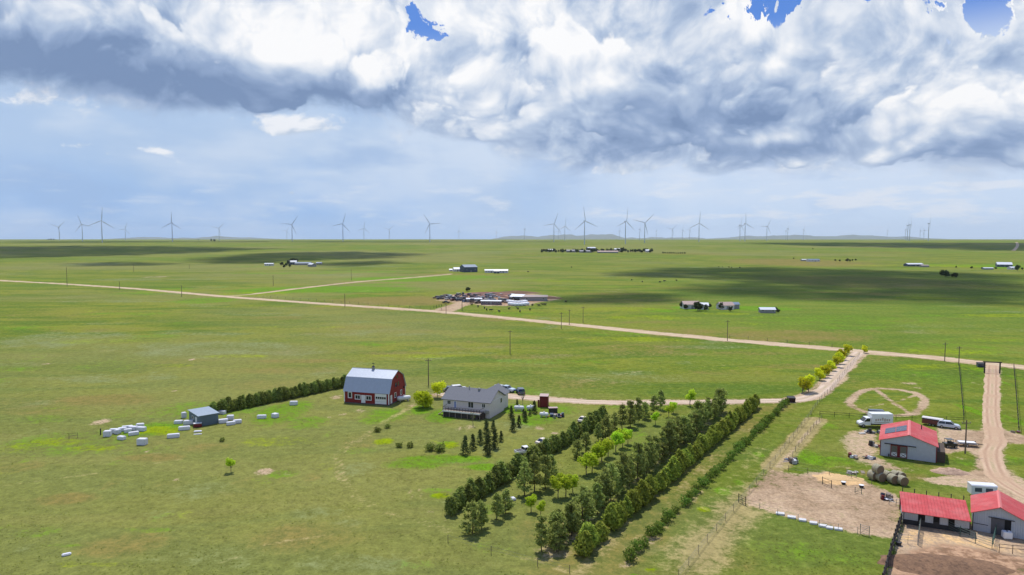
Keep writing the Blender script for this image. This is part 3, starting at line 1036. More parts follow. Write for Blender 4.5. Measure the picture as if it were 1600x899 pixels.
def broadleaf(seed, h, w, m, name='leafy_tree', bare=0.3, k=520, leaf=0.17, blobs=9):
    r_ = np.random.default_rng(seed)
    mb, pts = trunk_mb(h * 0.75, 0.10 * h / 4, r_, 4)
    C, D = [], []
    for i in range(blobs):
        a = r_.uniform(0, 6.283)
        rr = w / 2 * r_.uniform(0.15, 0.68)
        z = h * (bare + (1 - bare) * r_.uniform(0.25, 0.85))
        b = Vector((math.cos(a) * rr, math.sin(a) * rr, z))
        mb.cyl((0, 0, h * bare * r_.uniform(.7, 1.3)), b, 0.04 * h / 4, 0.012, 4, False)
        kk = k // blobs
        d = r_.normal(0, 1, (kk, 3))
        d /= np.linalg.norm(d, axis=1)[:, None]
        rad = w * r_.uniform(.17, .27) * r_.uniform(.4, 1, kk) ** .5
        C.append(np.array(b)[None, :] + d * rad[:, None] * np.array([1, 1, .85]))
        D.append(d + np.array([0, 0, .3]))
    C, D = np.concatenate(C), np.concatenate(D)
    C[:, 2] = np.clip(C[:, 2], 0.12, h)
    cm = leaf_mesh('leafy_crown', C, D, r_.uniform(.7, 1.3, len(C)) * leaf, m, r_, 2, .75)
    return tree(name, cm, mb.mesh('trunk', BARKG))


def shrub(seed, h, w, m, k=170, leaf=0.15):
    r_ = np.random.default_rng(seed)
    C, D = shell(r_, k, w / 2, h * .55, h * .5, lump=.6, inner=.3)
    C[:, 2] = np.clip(C[:, 2], .08, None)
    cm = leaf_mesh('shrub_crown', C, D, r_.uniform(.7, 1.3, k) * leaf, m, r_, 2, .7)
    mb = MB()
    for i in range(5):
        a = r_.uniform(0, 6.28)
        mb.cyl((0, 0, -.03), (math.cos(a) * w * .25, math.sin(a) * w * .25, h * .6), .025, .01, 4, False)
    return tree('shrub', cm, mb.mesh('stem', BARKG))


r_ = np.random.default_rng(6)
tx, ty, tl = TUFT
L_GRS = leafmat('tussock grass', (0.150, 0.200, 0.024), (0.290, 0.290, 0.060), 0.4)
tc_ = np.stack([tx, ty, r_.uniform(.02, .07, len(tx))], 1)
tm = leaf_mesh('grass_tussocks', tc_, np.tile([0, 0.2, 1.6], (len(tx), 1)), r_.uniform(.05, .12, len(tx)) * (1 + tl * .4), L_GRS, r_, 4, .5)
struct(link('grass', tm), 'stuff')

P_JUN = [juniper(20 + i, 3.4 * (.9 + .04 * i), 2.4 - .1 * (i % 3), L_JUN, 480) for i in range(7)]
P_JUND = [juniper(30 + i, 3.4, 2.5, L_JUN2) for i in range(4)]
P_PINE = [pine(40 + i, 6.6 * (.9 + .05 * i), 4.5 - .3 * (i % 3), 9 + i % 4, .10 + .05 * (i % 3), None, 1.25) for i in range(8)]
P_SPR = [spruce(60 + i, 3.6, 1.7) for i in range(3)]
P_LIME = [broadleaf(70 + i, 4.0, 2.9, L_LIME) for i in range(3)]
P_YEL = [broadleaf(80 + i, 3.2, 3.0, L_YEL, bare=.08, k=620) for i in range(3)]
P_SHR = [shrub(90 + i, 1.5, 1.9, L_SHR) for i in range(4)]
P_SHRD = [shrub(100 + i, 1.2, 1.7, L_JUN2, 200) for i in range(3)]


def row(protos, a, b, count, label, cat, group, s0=0.85, s1=1.15, jit=0.35, skip=(), rnd=None, grow=None):
    A, B = G(*a), G(*b)
    r_ = random.Random(rnd or count)
    j = 0
    for i in range(count):
        f = (i + 0.5) / count
        if any(lo <= f <= hi for lo, hi in skip):
            continue
        j += 1
        p = A.lerp(B, f) + Vector((r_.uniform(-jit, jit), r_.uniform(-jit, jit), 0))
        s = r_.uniform(s0, s1) * (grow(f) if grow else 1)
        protos[r_.randrange(len(protos))](label.format(nth(j)), p, r_.uniform(0, 6.28), (s * r_.uniform(.92, 1.08), s * r_.uniform(.92, 1.08), s), cat, group)


row(P_JUN, (905, 872), (1181, 636), 52, '{} juniper from the near end of the long trimmed juniper row', 'juniper', 'juniper row east of the pines', .82, 1.12, .22, skip=((.085, .10),))
row(P_JUND, (700, 806), (945, 657), 42, '{} dark juniper from the near end of the dense row beside the yard', 'juniper', 'dark juniper row beside the yard', .8, 1.12, .3)
row(P_PINE, (862, 858), (1128, 642), 46, '{} pine from the near end of the tall double pine row', 'pine tree', 'tall pine row', .60, .96, .5, rnd=5)
row(P_SHR, (978, 880), (1232, 628), 62, '{} low shrub from the near end of the thin shrub row', 'shrub', 'thin shrub row east of the junipers', .55, 1.15, .25, skip=((.07, .085), (.2, .21), (.29, .3), (.48, .5)))
row(P_JUND, (332, 648), (541, 604), 32, '{} dark juniper from the shed end of the hedge left of the barn', 'juniper', 'juniper hedge left of the red barn', .85, 1.08, .3)

B_PINES = [(738, 833, .95), (752, 826, .8), (776, 812, .75), (790, 803, .7), (820, 775, .95), (835, 768, 1.05), (852, 764, .9), (862, 752, .7), (902, 716, .75), (915, 708, .8), (935, 690, .7), (946, 688, .95), (960, 678, .8), (972, 672, .95),
           (985, 668, .95), (997, 662, .9), (1008, 655, .85), (1022, 646, .85), (1032, 640, .9), (870, 862, .72), (893, 838, .85), (846, 862, .8)]
for i, (x, y, s) in enumerate(B_PINES):
    P_PINE[i % 8]('{} pine from the near end of the loose pine row between juniper row and saplings'.format(nth(i + 1)), G(x, y), rng.uniform(0, 6.28), s * .88, 'pine tree', 'loose pine row')
C_LIME = [(830, 800, .62), (845, 806, .55), (872, 778, .75), (884, 776, .9), (895, 770, .7), (916, 742, .8), (925, 738, .85), (932, 728, .9), (940, 722, .95), (950, 714, .85), (962, 706, .9), (973, 700, .8), (981, 694, .75), (1024, 664, .7), (1045, 652, .65), (1052, 646, .7), (1078, 634, .95)]
for i, (x, y, s) in enumerate(C_LIME):
    P_LIME[i % 3]('{} bright green sapling from the near end, standing between the pine rows'.format(nth(i + 1)), G(x, y), rng.uniform(0, 6.28), (s * 1.3, s * 1.3, s * 1.25), 'sapling', 'bright saplings between pine rows')
for i, (x, y, s) in enumerate([(727, 710, 1.15), (739, 702, .95), (750, 694, .95), (762, 710, 1.25), (773, 701, 1.2), (760, 682, 1.1), (771, 674, .8), (783, 690, .7), (802, 674, .95), (811, 667, .8), (799, 655, .95), (821, 659, .8), (808, 636, .6), (835, 646, .95), (828, 650, .5), (818, 652, .6)]):
    P_SPR[i % 3]('{} young spruce in the yard below the house, counted from the left front'.format(nth(i + 1)), G(x, y), rng.uniform(0, 6.28), (s * 1.08, s * 1.08, s), 'spruce', 'young spruces below the house')
for i, (x, y, s) in enumerate([(590, 675, .9), (606, 669, .8), (624, 699, .85), (641, 699, .9), (672, 704, 1.25), (688, 705, 1.35), (347, 690, .7), (846, 835, .6)]):
    P_SHRD[i % 3]('dark yard bush, {} from the left among the bushes on the open grass'.format(nth([2, 3, 4, 5, 6, 7, 1, 8][i])), G(x, y), rng.uniform(0, 6.28), s, 'bush', 'dark bushes on the open grass')
L_GLO = leafmat('glowing leaf green', (0.400, 0.580, 0.020), (0.700, 0.800, 0.050), 0.5)
broadleaf(77, 4.6, 6.0, L_GLO, 'leafy_bush', .0, 1500, .22, 26)('big round bright green bush between red barn and house', G(661, 637), .3, 1.0, 'bush')
broadleaf(78, 4.4, 5.0, L_YEL, 'leafy_tree', .3, 900, .22, 14)('yellow leafy tree behind the round bush beside the house', G(684, 621), 1.0, 1.0, 'tree')
P_LIME[2]('lone small leafy tree on the open grass at left', G(361, 738), 2.0, (.62, .62, .72), 'tree')
for i, (x, y, s) in enumerate([(1254, 614, 1.1), (1263, 613, 1.2), (1281, 595, .9), (1286, 590, .95), (1292, 586, .8), (1300, 580, .8), (1306, 574, .95), (1311, 569, 1.0), (1317, 563, 1.0), (1323, 556, 1.05)]):
    P_YEL[i % 3]('{} yellow green bush from the near end of the bush row along the driveway'.format(nth(i + 1)), G(x, y), rng.uniform(0, 6.28), s * 1.35, 'bush', 'yellow green bushes along the driveway')
P_YEL[2]('yellow green bush standing alone right of the driveway mouth', G(1350, 552), 2.2, .95, 'bush')


def bare_tree(label, px, py, h, seed):
    r_ = np.random.default_rng(seed)
    o = thing('bare_tree', label, 'tree', G(px, py), 0)
    mb, _ = trunk_mb(h * .6, .09, r_, 3)
    mb.build('trunk', BARKG, o)
    tw = MB()
    C = []
    for i in range(26):
        a = r_.uniform(0, 6.28)
        s = Vector((0, 0, h * r_.uniform(.35, .6)))
        e = Vector((math.cos(a) * h * .22 * r_.uniform(.4, 1), math.sin(a) * h * .22 * r_.uniform(.4, 1), h * r_.uniform(.6, 1)))
        tw.cyl(s, e, .03, .008, 4, False)
        C.append(tuple(e))
    tw.build('branch_crown', BARKG, o)
    link('leaf_crown', leaf_mesh('sparse_leaves', np.array(C), np.array(C) * 0 + np.array([0, 0, 1.]), np.full(len(C), .12), L_SHR, r_, 2, .6), o)


bare_tree('thin nearly bare tree behind the white tanks right of the house', 817, 637, 4.6, 5)
bare_tree('thin nearly bare tree right in front of the house deck', 739, 666, 3.2, 6)

# ------------------------------------------------------------------ buildings
WHITE = mat('white paint', (0.70, 0.70, 0.70), 0.55, 0.06, 1.5)
OFFW = mat('cream siding', (0.56, 0.52, 0.50), 0.7, 0.08, 0.8)
REDW = ribbed('red barn boards', (0.215, 0.020, 0.018), 0.25, 0.7, 0, 0, 0.16)
GREYR = ribbed('grey metal roof', (0.40, 0.44, 0.50), 0.4, 0.45, 0.25)
SHING = mat('grey shingles', (0.150, 0.155, 0.170), 0.9, 0.30, 3.0, bump=0.4)
GLASS = mat('dark window glass', (0.025, 0.030, 0.038), 0.08, spec=0.6)
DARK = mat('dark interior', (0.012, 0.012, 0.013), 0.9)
TRIMR = mat('dark red trim', (0.150, 0.014, 0.016), 0.6, 0.1, 2)
_rr = mat('red metal roof', (0.470, 0.048, 0.050), 0.5, 0.16, 0.45, col2=(0.50, 0.10, 0.095))
_rr = mat('red metal roof panels', (0.470, 0.048, 0.050), 0.5, 0.16, 0.45, col2=(0.50, 0.10, 0.095))
for _k in ('red metal roof', 'red metal roof panels'):
    MATS['base ' + _k] = MATS.pop(_k)
REDR = ribbed('red metal roof', (0.480, 0.045, 0.058), 0.45, 0.42, 0.0, 0, .16)
REDRY = ribbed('red metal roof panels', (0.480, 0.045, 0.058), 0.45, 0.42, 0.0, 1, .16)
SIDE = ribbed('pale grey metal siding', (0.42, 0.45, 0.50), 0.3, 0.5, 0.1)
BLUEG = ribbed('blue grey sheet siding', (0.105, 0.150, 0.185), 0.3, 0.6, 0.1)
BLUER = mat('blue grey sheet roof', (0.24, 0.30, 0.36), 0.5, 0.12, 1.0)
WOOD = mat('weathered wood', (0.235, 0.190, 0.150), 0.85, 0.25, 3.0, bump=0.3)
WOODD = mat('dark wood', (0.075, 0.055, 0.042), 0.85, 0.25, 3.0)
STEEL = mat('dull steel', (0.32, 0.32, 0.32), 0.45, 0.15, 2.0, metal=0.6)
IRON = mat('dark iron', (0.03, 0.03, 0.032), 0.55)
GREENP = mat('green pipe paint', (0.05, 0.105, 0.085), 0.5)
SOLAR = mat('solar cells', (0.035, 0.050, 0.080), 0.15, spec=0.6)
CONC = mat('concrete', (0.42, 0.40, 0.37), 0.9, 0.15, 2.0)
BLUED = mat('blue door paint', (0.20, 0.25, 0.45), 0.5)


def frame(fl, fr):
    """a building's front line from its two front corners on the photograph"""
    a, b = G(*fl), G(*fr)
    d = b - a
    return a, math.atan2(d.y, d.x), math.hypot(d.x, d.y)


def win(parent, x0, x1, z0, z1, y=0.0, panes=2, m=None, side=None, fr=0.10, rows=1):
    """a window on the front wall (y) or, with side = x, on an end wall: frame bars with panes as sub-parts"""
    def bx(mb, a0, a1, b0, b1, c0, c1):
        if side is None:
            mb.box(a0, a1, y - c1, y - c0, b0, b1)
        else:
            sx, sg = side
            x_a, x_b = sorted((sx + sg * c0, sx + sg * c1))
            mb.box(x_a, x_b, a0, a1, b0, b1)
    f = MB()
    bx(f, x0 - fr, x0, z0 - fr, z1 + fr, 0.004, 0.07)
    bx(f, x1, x1 + fr, z0 - fr, z1 + fr, 0.004, 0.07)
    bx(f, x0, x1, z0 - fr, z0, 0.004, 0.07)
    bx(f, x0, x1, z1, z1 + fr, 0.004, 0.07)
    o = f.build('window', m or WHITE, parent)
    w = (x1 - x0) / panes
    h = (z1 - z0) / rows
    g = 0.035
    for i in range(panes):
        for j in range(rows):
            p = MB()
            bx(p, x0 + i * w + g * (i > 0), x0 + (i + 1) * w - g * (i < panes - 1), z0 + j * h + g * (j > 0), z0 + (j + 1) * h - g * (j < rows - 1), 0.006, 0.03)
            p.build('pane', GLASS, o)
    if panes > 1 or rows > 1:
        b = MB()
        for i in range(1, panes):
            bx(b, x0 + i * w - g, x0 + i * w + g, z0, z1, 0.005, 0.055)
        for j in range(1, rows):
            bx(b, x0, x1, z0 + j * h - g, z0 + j * h + g, 0.005, 0.05)
        b.build('mullion', m or WHITE, o)
    return o


def slab(pts, th):
    """a thick sheet from four corners"""
    a = [Vector(p) for p in pts]
    nrm = (a[1] - a[0]).cross(a[3] - a[0]).normalized()
    if nrm.z < 0:
        nrm = -nrm
    return MB().hexa([tuple(p - nrm * th) for p in a] + [tuple(p) for p in a])


# ---- red gambrel barn
loc, rz, W = frame((538.5, 629.5), (607.5, 634.5))
D = 10.6
barn = thing('gambrel_barn', 'red two storey barn with grey gambrel metal roof and white trim', 'barn', loc, rz)
prof = [(0, 0), (0, 3.6), (1.65, 7.0), (D / 2, 8.75), (D - 1.65, 7.0), (D, 3.6), (D, 0)]
w_ = MB().prismx([(0, 0), (D, 0), (D, 3.55), (D - 1.65, 6.92), (D / 2, 8.65), (1.65, 6.92), (0, 3.55)], 0, W)
w_.build('wall', REDW, barn)
MB().box(-.06, W + .06, -.05, D + .05, -.02, 0.28).build('foundation', mat('dark footing', (.10, .09, .085), .9), barn)
ov = 0.35
for nm, (a, b) in (('lower_roof_panel', ((-0.22, 3.20), (1.65, 7.0))), ('upper_roof_panel', ((1.62, 6.99), (D / 2, 8.75)))):
    for flip in (0, 1):
        ya, yb = (a[0], b[0]) if not flip else (D - a[0], D - b[0])
        slab([(-ov, ya, a[1] + .05), (W + ov, ya, a[1] + .05), (W + ov, yb, b[1] + .05), (-ov, yb, b[1] + .05)], .09).build(nm, GREYR, barn)
MB().cyl((-ov, D / 2, 8.80), (W + ov, D / 2, 8.80), .09, .09, 6).build('ridge_cap', GREYR, barn)
for x in (0.0, W):
    MB().box(x - .13, x + .13, -.07, .08, .36, 3.3).build('corner_trim', WHITE, barn)
MB().box(W - .05, W + .07, D - .14, D + .07, .36, 3.4).build('corner_trim', WHITE, barn)
fx = lambda zx: (zx - 318) / (852 - 318) * W
win(barn, fx(368), fx(404), 1.6, 3.0, panes=1, fr=.18)
win(barn, fx(452), fx(508), 1.35, 2.35, panes=2, fr=.18)
win(barn, fx(584), fx(640), 1.30, 2.30, panes=2, fr=.18)
dr = MB().box(fx(524), fx(572), -.09, -.004, .36, 2.5).build('door', WHITE, barn)
MB().cyl((fx(564), -.09, 1.3), (fx(564), -.16, 1.3), .05, .05, 6).build('handle', STEEL, dr)
gd = MB().box(fx(690), fx(826), -.10, -.004, .36, 3.12).build('garage_door', WHITE, barn)
for i in range(5):
    x0 = fx(696) + i * (fx(822) - fx(696)) / 5
    MB().box(x0 + .06, x0 + (fx(822) - fx(696)) / 5 - .06, -.125, -.102, 1.75, 2.32).build('pane', GLASS, gd)
for z in (1.0, 1.55):
    MB().box(fx(691), fx(825), -.112, -.101, z, z + .05).build('panel_joint', STEEL, gd)
lx = (W, 1)
d2 = MB().box(W + .004, W + .09, 1.0, 1.95, .36, 2.6).build('side_door', WHITE, barn)
for (y0, y1, z0, z1) in ((3.6, 4.5, 1.5, 2.7), (7.3, 8.2, 1.5, 2.7), (3.9, 5.0, 4.3, 5.5), (5.6, 6.5, 4.3, 5.5), (4.9, 5.8, 6.6, 7.4)):
    win(barn, y0, y1, z0, z1, side=lx, panes=1, m=REDW if z0 > 4 else WHITE, fr=.13)
MB().box(W + .004, W + .35, 9.3, 9.7, 3.0, 3.5).build('yard_light', IRON, barn)
MB().box(-.12, .16, -.26, -.08, 3.05, 3.35).build('gutter_end', WHITE, barn)
cup = MB().box(W * .46 - .3, W * .46 + .3, D / 2 - .3, D / 2 + .3, 8.6, 9.35).build('cupola', STEEL, barn)
MB().poly([(W * .46 - .42, D / 2 - .42, 9.35), (W * .46 + .42, D / 2 - .42, 9.35), (W * .46 + .42, D / 2 + .42, 9.35), (W * .46 - .42, D / 2 + .42, 9.35), (W * .46, D / 2, 9.8)], [(3, 2, 1, 0), (0, 1, 4), (1, 2, 4), (2, 3, 4), (3, 0, 4)]).build('cupola_roof', IRON, cup)
vane = MB().cyl((W * .46, D / 2, 9.75), (W * .46, D / 2, 10.6), .03, .03, 5)
vane.box(W * .46 - .35, W * .46 + .35, D / 2 - .02, D / 2 + .02, 10.25, 10.42)
vane.build('weathervane', IRON, cup)

# ---- the house with its deck
loc, rz, W = frame((692.5, 647), (765.5, 654.5))
D = 9.4
E_, RZ = 4.15, 6.35
house = thing('house', 'pale ranch house with grey shingle roof and raised wooden deck', 'house', loc, rz)
MB().prismx([(0, 0), (D, 0), (D, E_), (D / 2, RZ - .1), (0, E_)], 0, W).build('wall', OFFW, house)
wing = MB().prism([(W * .5, 0), (W * .95, 0), (W * .95, 4.1), (W * .725, 5.9), (W * .5, 4.1)], D - 1.0, D + 4.5)
wing.build('rear_wing_wall', OFFW, house)
for s_y, e_y in ((-.45, D / 2), (D + .45, D / 2)):
    k = (RZ - E_) / (D / 2)
    slab([(-.4, s_y, E_ - .45 * k + .06), (W + .4, s_y, E_ - .45 * k + .06), (W + .4, e_y, RZ + .06), (-.4, e_y, RZ + .06)], .14).build('roof_slope', SHING, house)
for sx in (-1, 1):
    xm = W * .725
    slab([(xm + sx * (W * .225 + .4), D + 4.9, 3.85), (xm + sx * (W * .225 + .4), D * .55, 3.85), (xm, D * .55, 6.0), (xm, D + 4.9, 6.0)], .12).build('wing_roof_slope', SHING, house)
MB().cyl((W * .42, D * .45, 5.9), (W * .42, D * .45, 6.9), .12, .12, 6).build('vent_pipe', STEEL, house)
MB().box(W * .62, W * .62 + .5, D * .4, D * .4 + .5, 5.6, 6.6).build('chimney', STEEL, house)
hx = lambda zx: (zx - 215) / (700 - 215) * W
win(house, hx(262), hx(295), 2.75, 3.65, panes=2, fr=.08)
dd = MB().box(hx(328), hx(358), -.06, -.004, 1.72, 3.75).build('door', WHITE, house)
MB().box(hx(333), hx(353), -.085, -.062, 1.85, 3.6).build('door_panel', BLUED, dd)
win(house, hx(480), hx(532), 2.35, 3.75, panes=2, fr=.08)
win(house, hx(622), hx(652), 2.7, 3.6, panes=2, fr=.08)
win(house, hx(500), hx(532), .25, 1.35, panes=1, fr=.06)
win(house, hx(300), hx(340), .45, 1.2, panes=2, fr=.06)
win(house, D * .72, D * .84, 2.5, 3.7, side=(W, 1), panes=1, fr=.1)
MB().box(W + .003, W + .06, -.03, D, E_ - .14, E_ - .02).build('eave_trim', WHITE, house)
dk = MB().box(hx(255), hx(640), -2.5, -.01, 1.50, 1.66).build('deck_floor', WOOD, house)
MB().box(hx(253), hx(642), -2.58, -2.502, 1.36, 1.70).build('deck_fascia', WHITE, house)
for i in range(7):
    x = hx(262) + (hx(634) - hx(262)) * i / 6
    MB().box(x - .07, x + .07, -2.44, -2.30, 0, 1.49).build('deck_post', WOOD, house)
for i in range(14):
    x = hx(258) + (hx(636) - hx(258)) * i / 13
    MB().box(x - .04, x + .04, -2.48, -2.40, 1.67, 2.55).build('rail_post', WOODD, house)
MB().box(hx(255), hx(640), -2.50, -2.38, 2.56, 2.63).build('hand_rail', WOODD, house)
MB().box(hx(255), hx(640), -2.46, -2.43, 2.05, 2.12).build('lower_rail', WOODD, house)
for s, x in ((0, hx(256)), (1, hx(639))):
    MB().box(x - .05, x + .05, -2.36, -.05, 2.56, 2.63).build('side_rail', WOODD, house)
MB().box(hx(262), hx(616), -2.28, -2.22, .02, 1.40).build('under_deck_shade', mat('under deck shade', (.045, .038, .034), .9, .3, 5), house)  # dark panel added under the deck, its colour stands for the shade there
st = MB()
for i in range(7):
    st.box(hx(255) - .28 * (i + 1), hx(255) - .28 * i - .005, -1.3, -.2, 1.40 - .21 * i, 1.46 - .21 * i)
st.build('stair', WOOD, house)
MB().box(hx(655), hx(690), -.45, -.01, 1.2, 2.0).build('meter_box', STEEL, house)
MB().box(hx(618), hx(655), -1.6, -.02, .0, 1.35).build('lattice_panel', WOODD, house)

# ---- blue grey shed among the white blocks
loc, rz, W = frame((311, 667), (341.5, 661.5))
shed = thing('metal_shed', 'blue grey sheet metal shed with low pitched roof among white blocks', 'shed', loc, rz)
D = 6.5
MB().hexa([(0, 0, 0), (W, 0, 0), (W, D, 0), (0, D, 0), (0, 0, 2.55), (W, 0, 2.55), (W, D, 2.9), (0, D, 2.9)]).build('wall', BLUEG, shed)
slab([(-.25, -.25, 2.62), (W + .25, -.25, 2.62), (W + .25, D + .25, 2.98), (-.25, D + .25, 2.98)], .09).build('roof', BLUER, shed)
MB().box(-.06, -.004, 1.2, 2.3, .05, 2.0).build('door', WHITE, shed)
win(shed, 3.4, 4.4, 1.2, 1.9, side=(0, -1), panes=1, fr=.08)

# ---- dark red outhouse beside the drive
loc, rz, W = frame((843, 636.5), (856, 637))
oh = thing('red_shed', 'narrow dark red metal shed beside the gravel drive', 'shed', loc, rz)
MB().box(0, W, 0, 2.4, 0, 3.0).build('wall', ribbed('maroon sheet', (0.12, 0.008, 0.012), .25, .5), oh)
slab([(-.08, -.08, 3.02), (W + .08, -.08, 3.02), (W + .08, 2.5, 3.2), (-.08, 2.5, 3.2)], .07).build('roof', mat('rusty pale roof', (.42, .3, .28), .6, .2, 2), oh)
MB().box(-.55, -.10, .3, .6, .0, 1.9).build('side_cabinet', mat('rust red paint', (.18, .03, .025), .7, .2, 2), oh)
MB().box(.15, W - .15, -.05, -.003, .05, 2.5).build('door', TRIMR, oh)

# ---- red roofed barn with solar panels
loc, rz, W = frame((1374.5, 711.5), (1463, 723.5))
D, E_, RZ = 13.0, 3.35, 5.05
rb = thing('red_roof_barn', 'pale grey metal barn with red gable roof and two solar panels', 'barn', loc, rz)
ax = W * .515
MB().prism([(0, 0), (W, 0), (W, E_), (ax, RZ - .05), (0, E_)], 0, D).build('wall', SIDE, rb)
k = (RZ - E_) / ax
slab([(-.3, -.3, E_ - .3 * k + .04), (ax, -.3, RZ + .04), (ax, D + .3, RZ + .04), (-.3, D + .3, E_ - .3 * k + .04)], .08).build('left_roof_slope', REDRY, rb)
k2 = (RZ - E_) / (W - ax)
slab([(W + .3, -.3, E_ - .3 * k2 + .04), (ax, -.3, RZ + .04), (ax, D + .3, RZ + .04), (W + .3, D + .3, E_ - .3 * k2 + .04)], .08).build('right_roof_slope', REDRY, rb)
MB().prism([(ax - .28, RZ + .04 - .25 * k), (ax, RZ + .10), (ax + .28, RZ + .04 - .25 * k2), (ax, RZ + .05)], -.32, D + .32).build('ridge_cap', mat('faded red ridge', (.62, .16, .15), .45), rb)
for x, m_ in ((-.04, TRIMR), (W - .12, TRIMR)):
    MB().box(x, x + .16, -.05, .1, 0, E_ - .2).build('corner_trim', m_, rb)
bx_ = lambda zx: (zx - 390) / (1030 - 390) * W
MB().box(bx_(440), bx_(800), -.20, -.05, 2.62, 2.78).build('door_track', IRON, rb)
for a, b in ((514, 598), (616, 704)):
    d_ = MB().box(bx_(a), bx_(b), -.13, -.02, .12, 2.6).build('sliding_door', mat('dim slatted stall front', (.22, .21, .17), .8), rb)
    f = MB()
    f.box(bx_(a) - .02, bx_(a) + .14, -.17, -.132, .1, 2.6).box(bx_(b) - .14, bx_(b) + .02, -.17, -.132, .1, 2.6)
    f.box(bx_(a) + .142, bx_(b) - .142, -.17, -.132, 2.44, 2.6).box(bx_(a) + .142, bx_(b) - .142, -.17, -.132, .1, .24)
    f.build('door_frame', TRIMR, d_)
    MB().box(bx_(a) + .16, bx_(b) - .16, -.155, -.134, .26, 1.05).build('lower_panel', WHITE, d_)
    c = MB()
    xa, xb = bx_(a) + .2, bx_(b) - .2
    for z0, z1 in ((.30, 1.0), (1.0, .30)):
        c.hexa([(xa, -.20, z0 - .05), (xb, -.20, z1 - .05), (xb, -.158, z1 - .05), (xa, -.158, z0 - .05), (xa, -.20, z0 + .05), (xb, -.20, z1 + .05), (xb, -.158, z1 + .05), (xa, -.158, z0 + .05)])
    c.build('cross_brace', IRON, d_)
    for i in range(6):
        x = xa + (xb - xa) * (i + .5) / 6
        MB().box(x - .025, x + .025, -.16, -.134, 1.12, 2.4).build('bar', IRON, d_)
MB().box(bx_(600), bx_(614), -.16, -.03, .1, 2.6).build('centre_post', TRIMR, rb)
for i in range(2):
    y0 = 4.0
    x0, x1 = ax - 4.5 + i * 2.05, ax - 4.5 + i * 2.05 + 1.95
    z0, z1 = RZ + .12 - (ax - x0) * k, RZ + .12 - (ax - x1) * k
    sp_ = slab([(x0, y0, z0), (x1, y0, z1), (x1, y0 + 4.6, z1), (x0, y0 + 4.6, z0)], .05).build('solar_panel', SOLAR, rb)
    slab([(x0 - .04, y0 + 2.26, z0 + .012), (x1 + .04, y0 + 2.26, z1 + .012), (x1 + .04, y0 + 2.34, z1 + .012), (x0 - .04, y0 + 2.34, z0 + .012)], .02).build('panel_rail', STEEL, sp_)
MB().cyl((W * .74, 9.4, 3.9), (W * .74, 9.4, 5.2), .1, .1, 7).build('flue', IRON, rb)
MB().box(W + .01, W + 1.5, .6, 8.0, 0, 2.2).build('side_box', WOODD, rb)  # low dark box along the right wall
MB().box(bx_(490), bx_(502), -.35, -.03, .1, .6).build('water_bucket', IRON, rb)

# ---- long stable with a sloping red roof
loc, rz, W = frame((1410.5, 818), (1514, 834))
D, Z0, Z1 = 5.2, 2.35, 3.3
sb = thing('stable', 'long low stable with one red sloping roof and open stall doors', 'stable', loc, rz)
MB().hexa([(0, 0, 0), (W, 0, 0), (W, D, 0), (0, D, 0), (0, 0, Z0), (W, 0, Z0), (W, D, Z1), (0, D, Z1)]).build('wall', SIDE, sb)
k = (Z1 - Z0) / D
slab([(-.25, -.9, Z0 - .9 * k + .05), (W + .12, -.9, Z0 - .9 * k + .05), (W + .12, D + .2, Z1 + .2 * k + .05), (-.25, D + .2, Z1 + .2 * k + .05)], .08).build('roof', REDR, sb)
MB().box(-.02, W + .02, -.04, -.003, 0, .75).build('wainscot', mat('black kickboard', (.03, .03, .032), .7), sb)
for a, b in ((.235, .34), (.465, .56), (.69, .785)):
    o_ = MB().box(W * a, W * b, -.06, -.005, .0, 2.1).build('stall_opening', DARK, sb)
    MB().box(W * a, W * b, -.10, -.062, 0, 1.0).build('half_door', IRON, o_)
for x in (0, W - .1):
    MB().box(x, x + .1, -.85, -.75, 0, Z0 - .1).build('porch_post', IRON, sb)
for i in range(6):
    x = .2 + (W - .3) * i / 5
    MB().box(x - .06, x + .06, D + .5, D + .62, 0, 4.0).build('windbreak_post', IRON, sb)
wb_ = MB().box(-.2, W + .1, D + .35, D + .48, .2, 3.3)
wb_.build('windbreak_panel', mat('maroon windbreak', (.16, .045, .05), .7, .2, 1.0), sb)

# ---- gabled red roofed barn at the right edge
loc, rz, W = frame((1519, 828), (1601, 843.5))
D, E_, RZ = 8.0, 2.9, 4.35
gb = thing('gable_barn', 'pale grey barn with red gable roof and dark open doorway at right edge', 'barn', loc, rz)
ax = W * .52
MB().prism([(0, 0), (W, 0), (W, E_), (ax, RZ - .05), (0, E_)], 0, D).build('wall', SIDE, gb)
k = (RZ - E_) / ax
slab([(-.3, -.35, E_ - .3 * k + .04), (ax, -.35, RZ + .04), (ax, D + .3, RZ + .04), (-.3, D + .3, E_ - .3 * k + .04)], .08).build('left_roof_slope', REDRY, gb)
k2 = (RZ - E_) / (W - ax)
slab([(W + .3, -.35, E_ - .3 * k2 + .04), (ax, -.35, RZ + .04), (ax, D + .3, RZ + .04), (W + .3, D + .3, E_ - .3 * k2 + .04)], .08).build('right_roof_slope', REDRY, gb)
MB().prism([(ax - .25, RZ + .04 - .22 * k), (ax, RZ + .10), (ax + .25, RZ + .04 - .22 * k2), (ax, RZ + .05)], -.37, D + .32).build('ridge_cap', MATS['faded red ridge'], gb)
MB().box(-.04, .1, -.05, .1, 0, E_ - .2).build('corner_trim', IRON, gb)
op = MB().box(W * .36, W * .74, -.05, -.004, 0, 2.55).build('doorway', DARK, gb)
MB().box(W * .36, W * .615, -.13, -.052, .02, 2.5).build('sliding_door', mat('dark slate door', (.085, .085, .095), .6, .1, 2), op)
MB().box(W * .30, W * .80, -.2, -.14, 2.5, 2.62).build('door_track', IRON, gb)
MB().box(.1, W * .3, -.9, -.82, 1.4, 1.48).build('hitching_rail', IRON, gb)

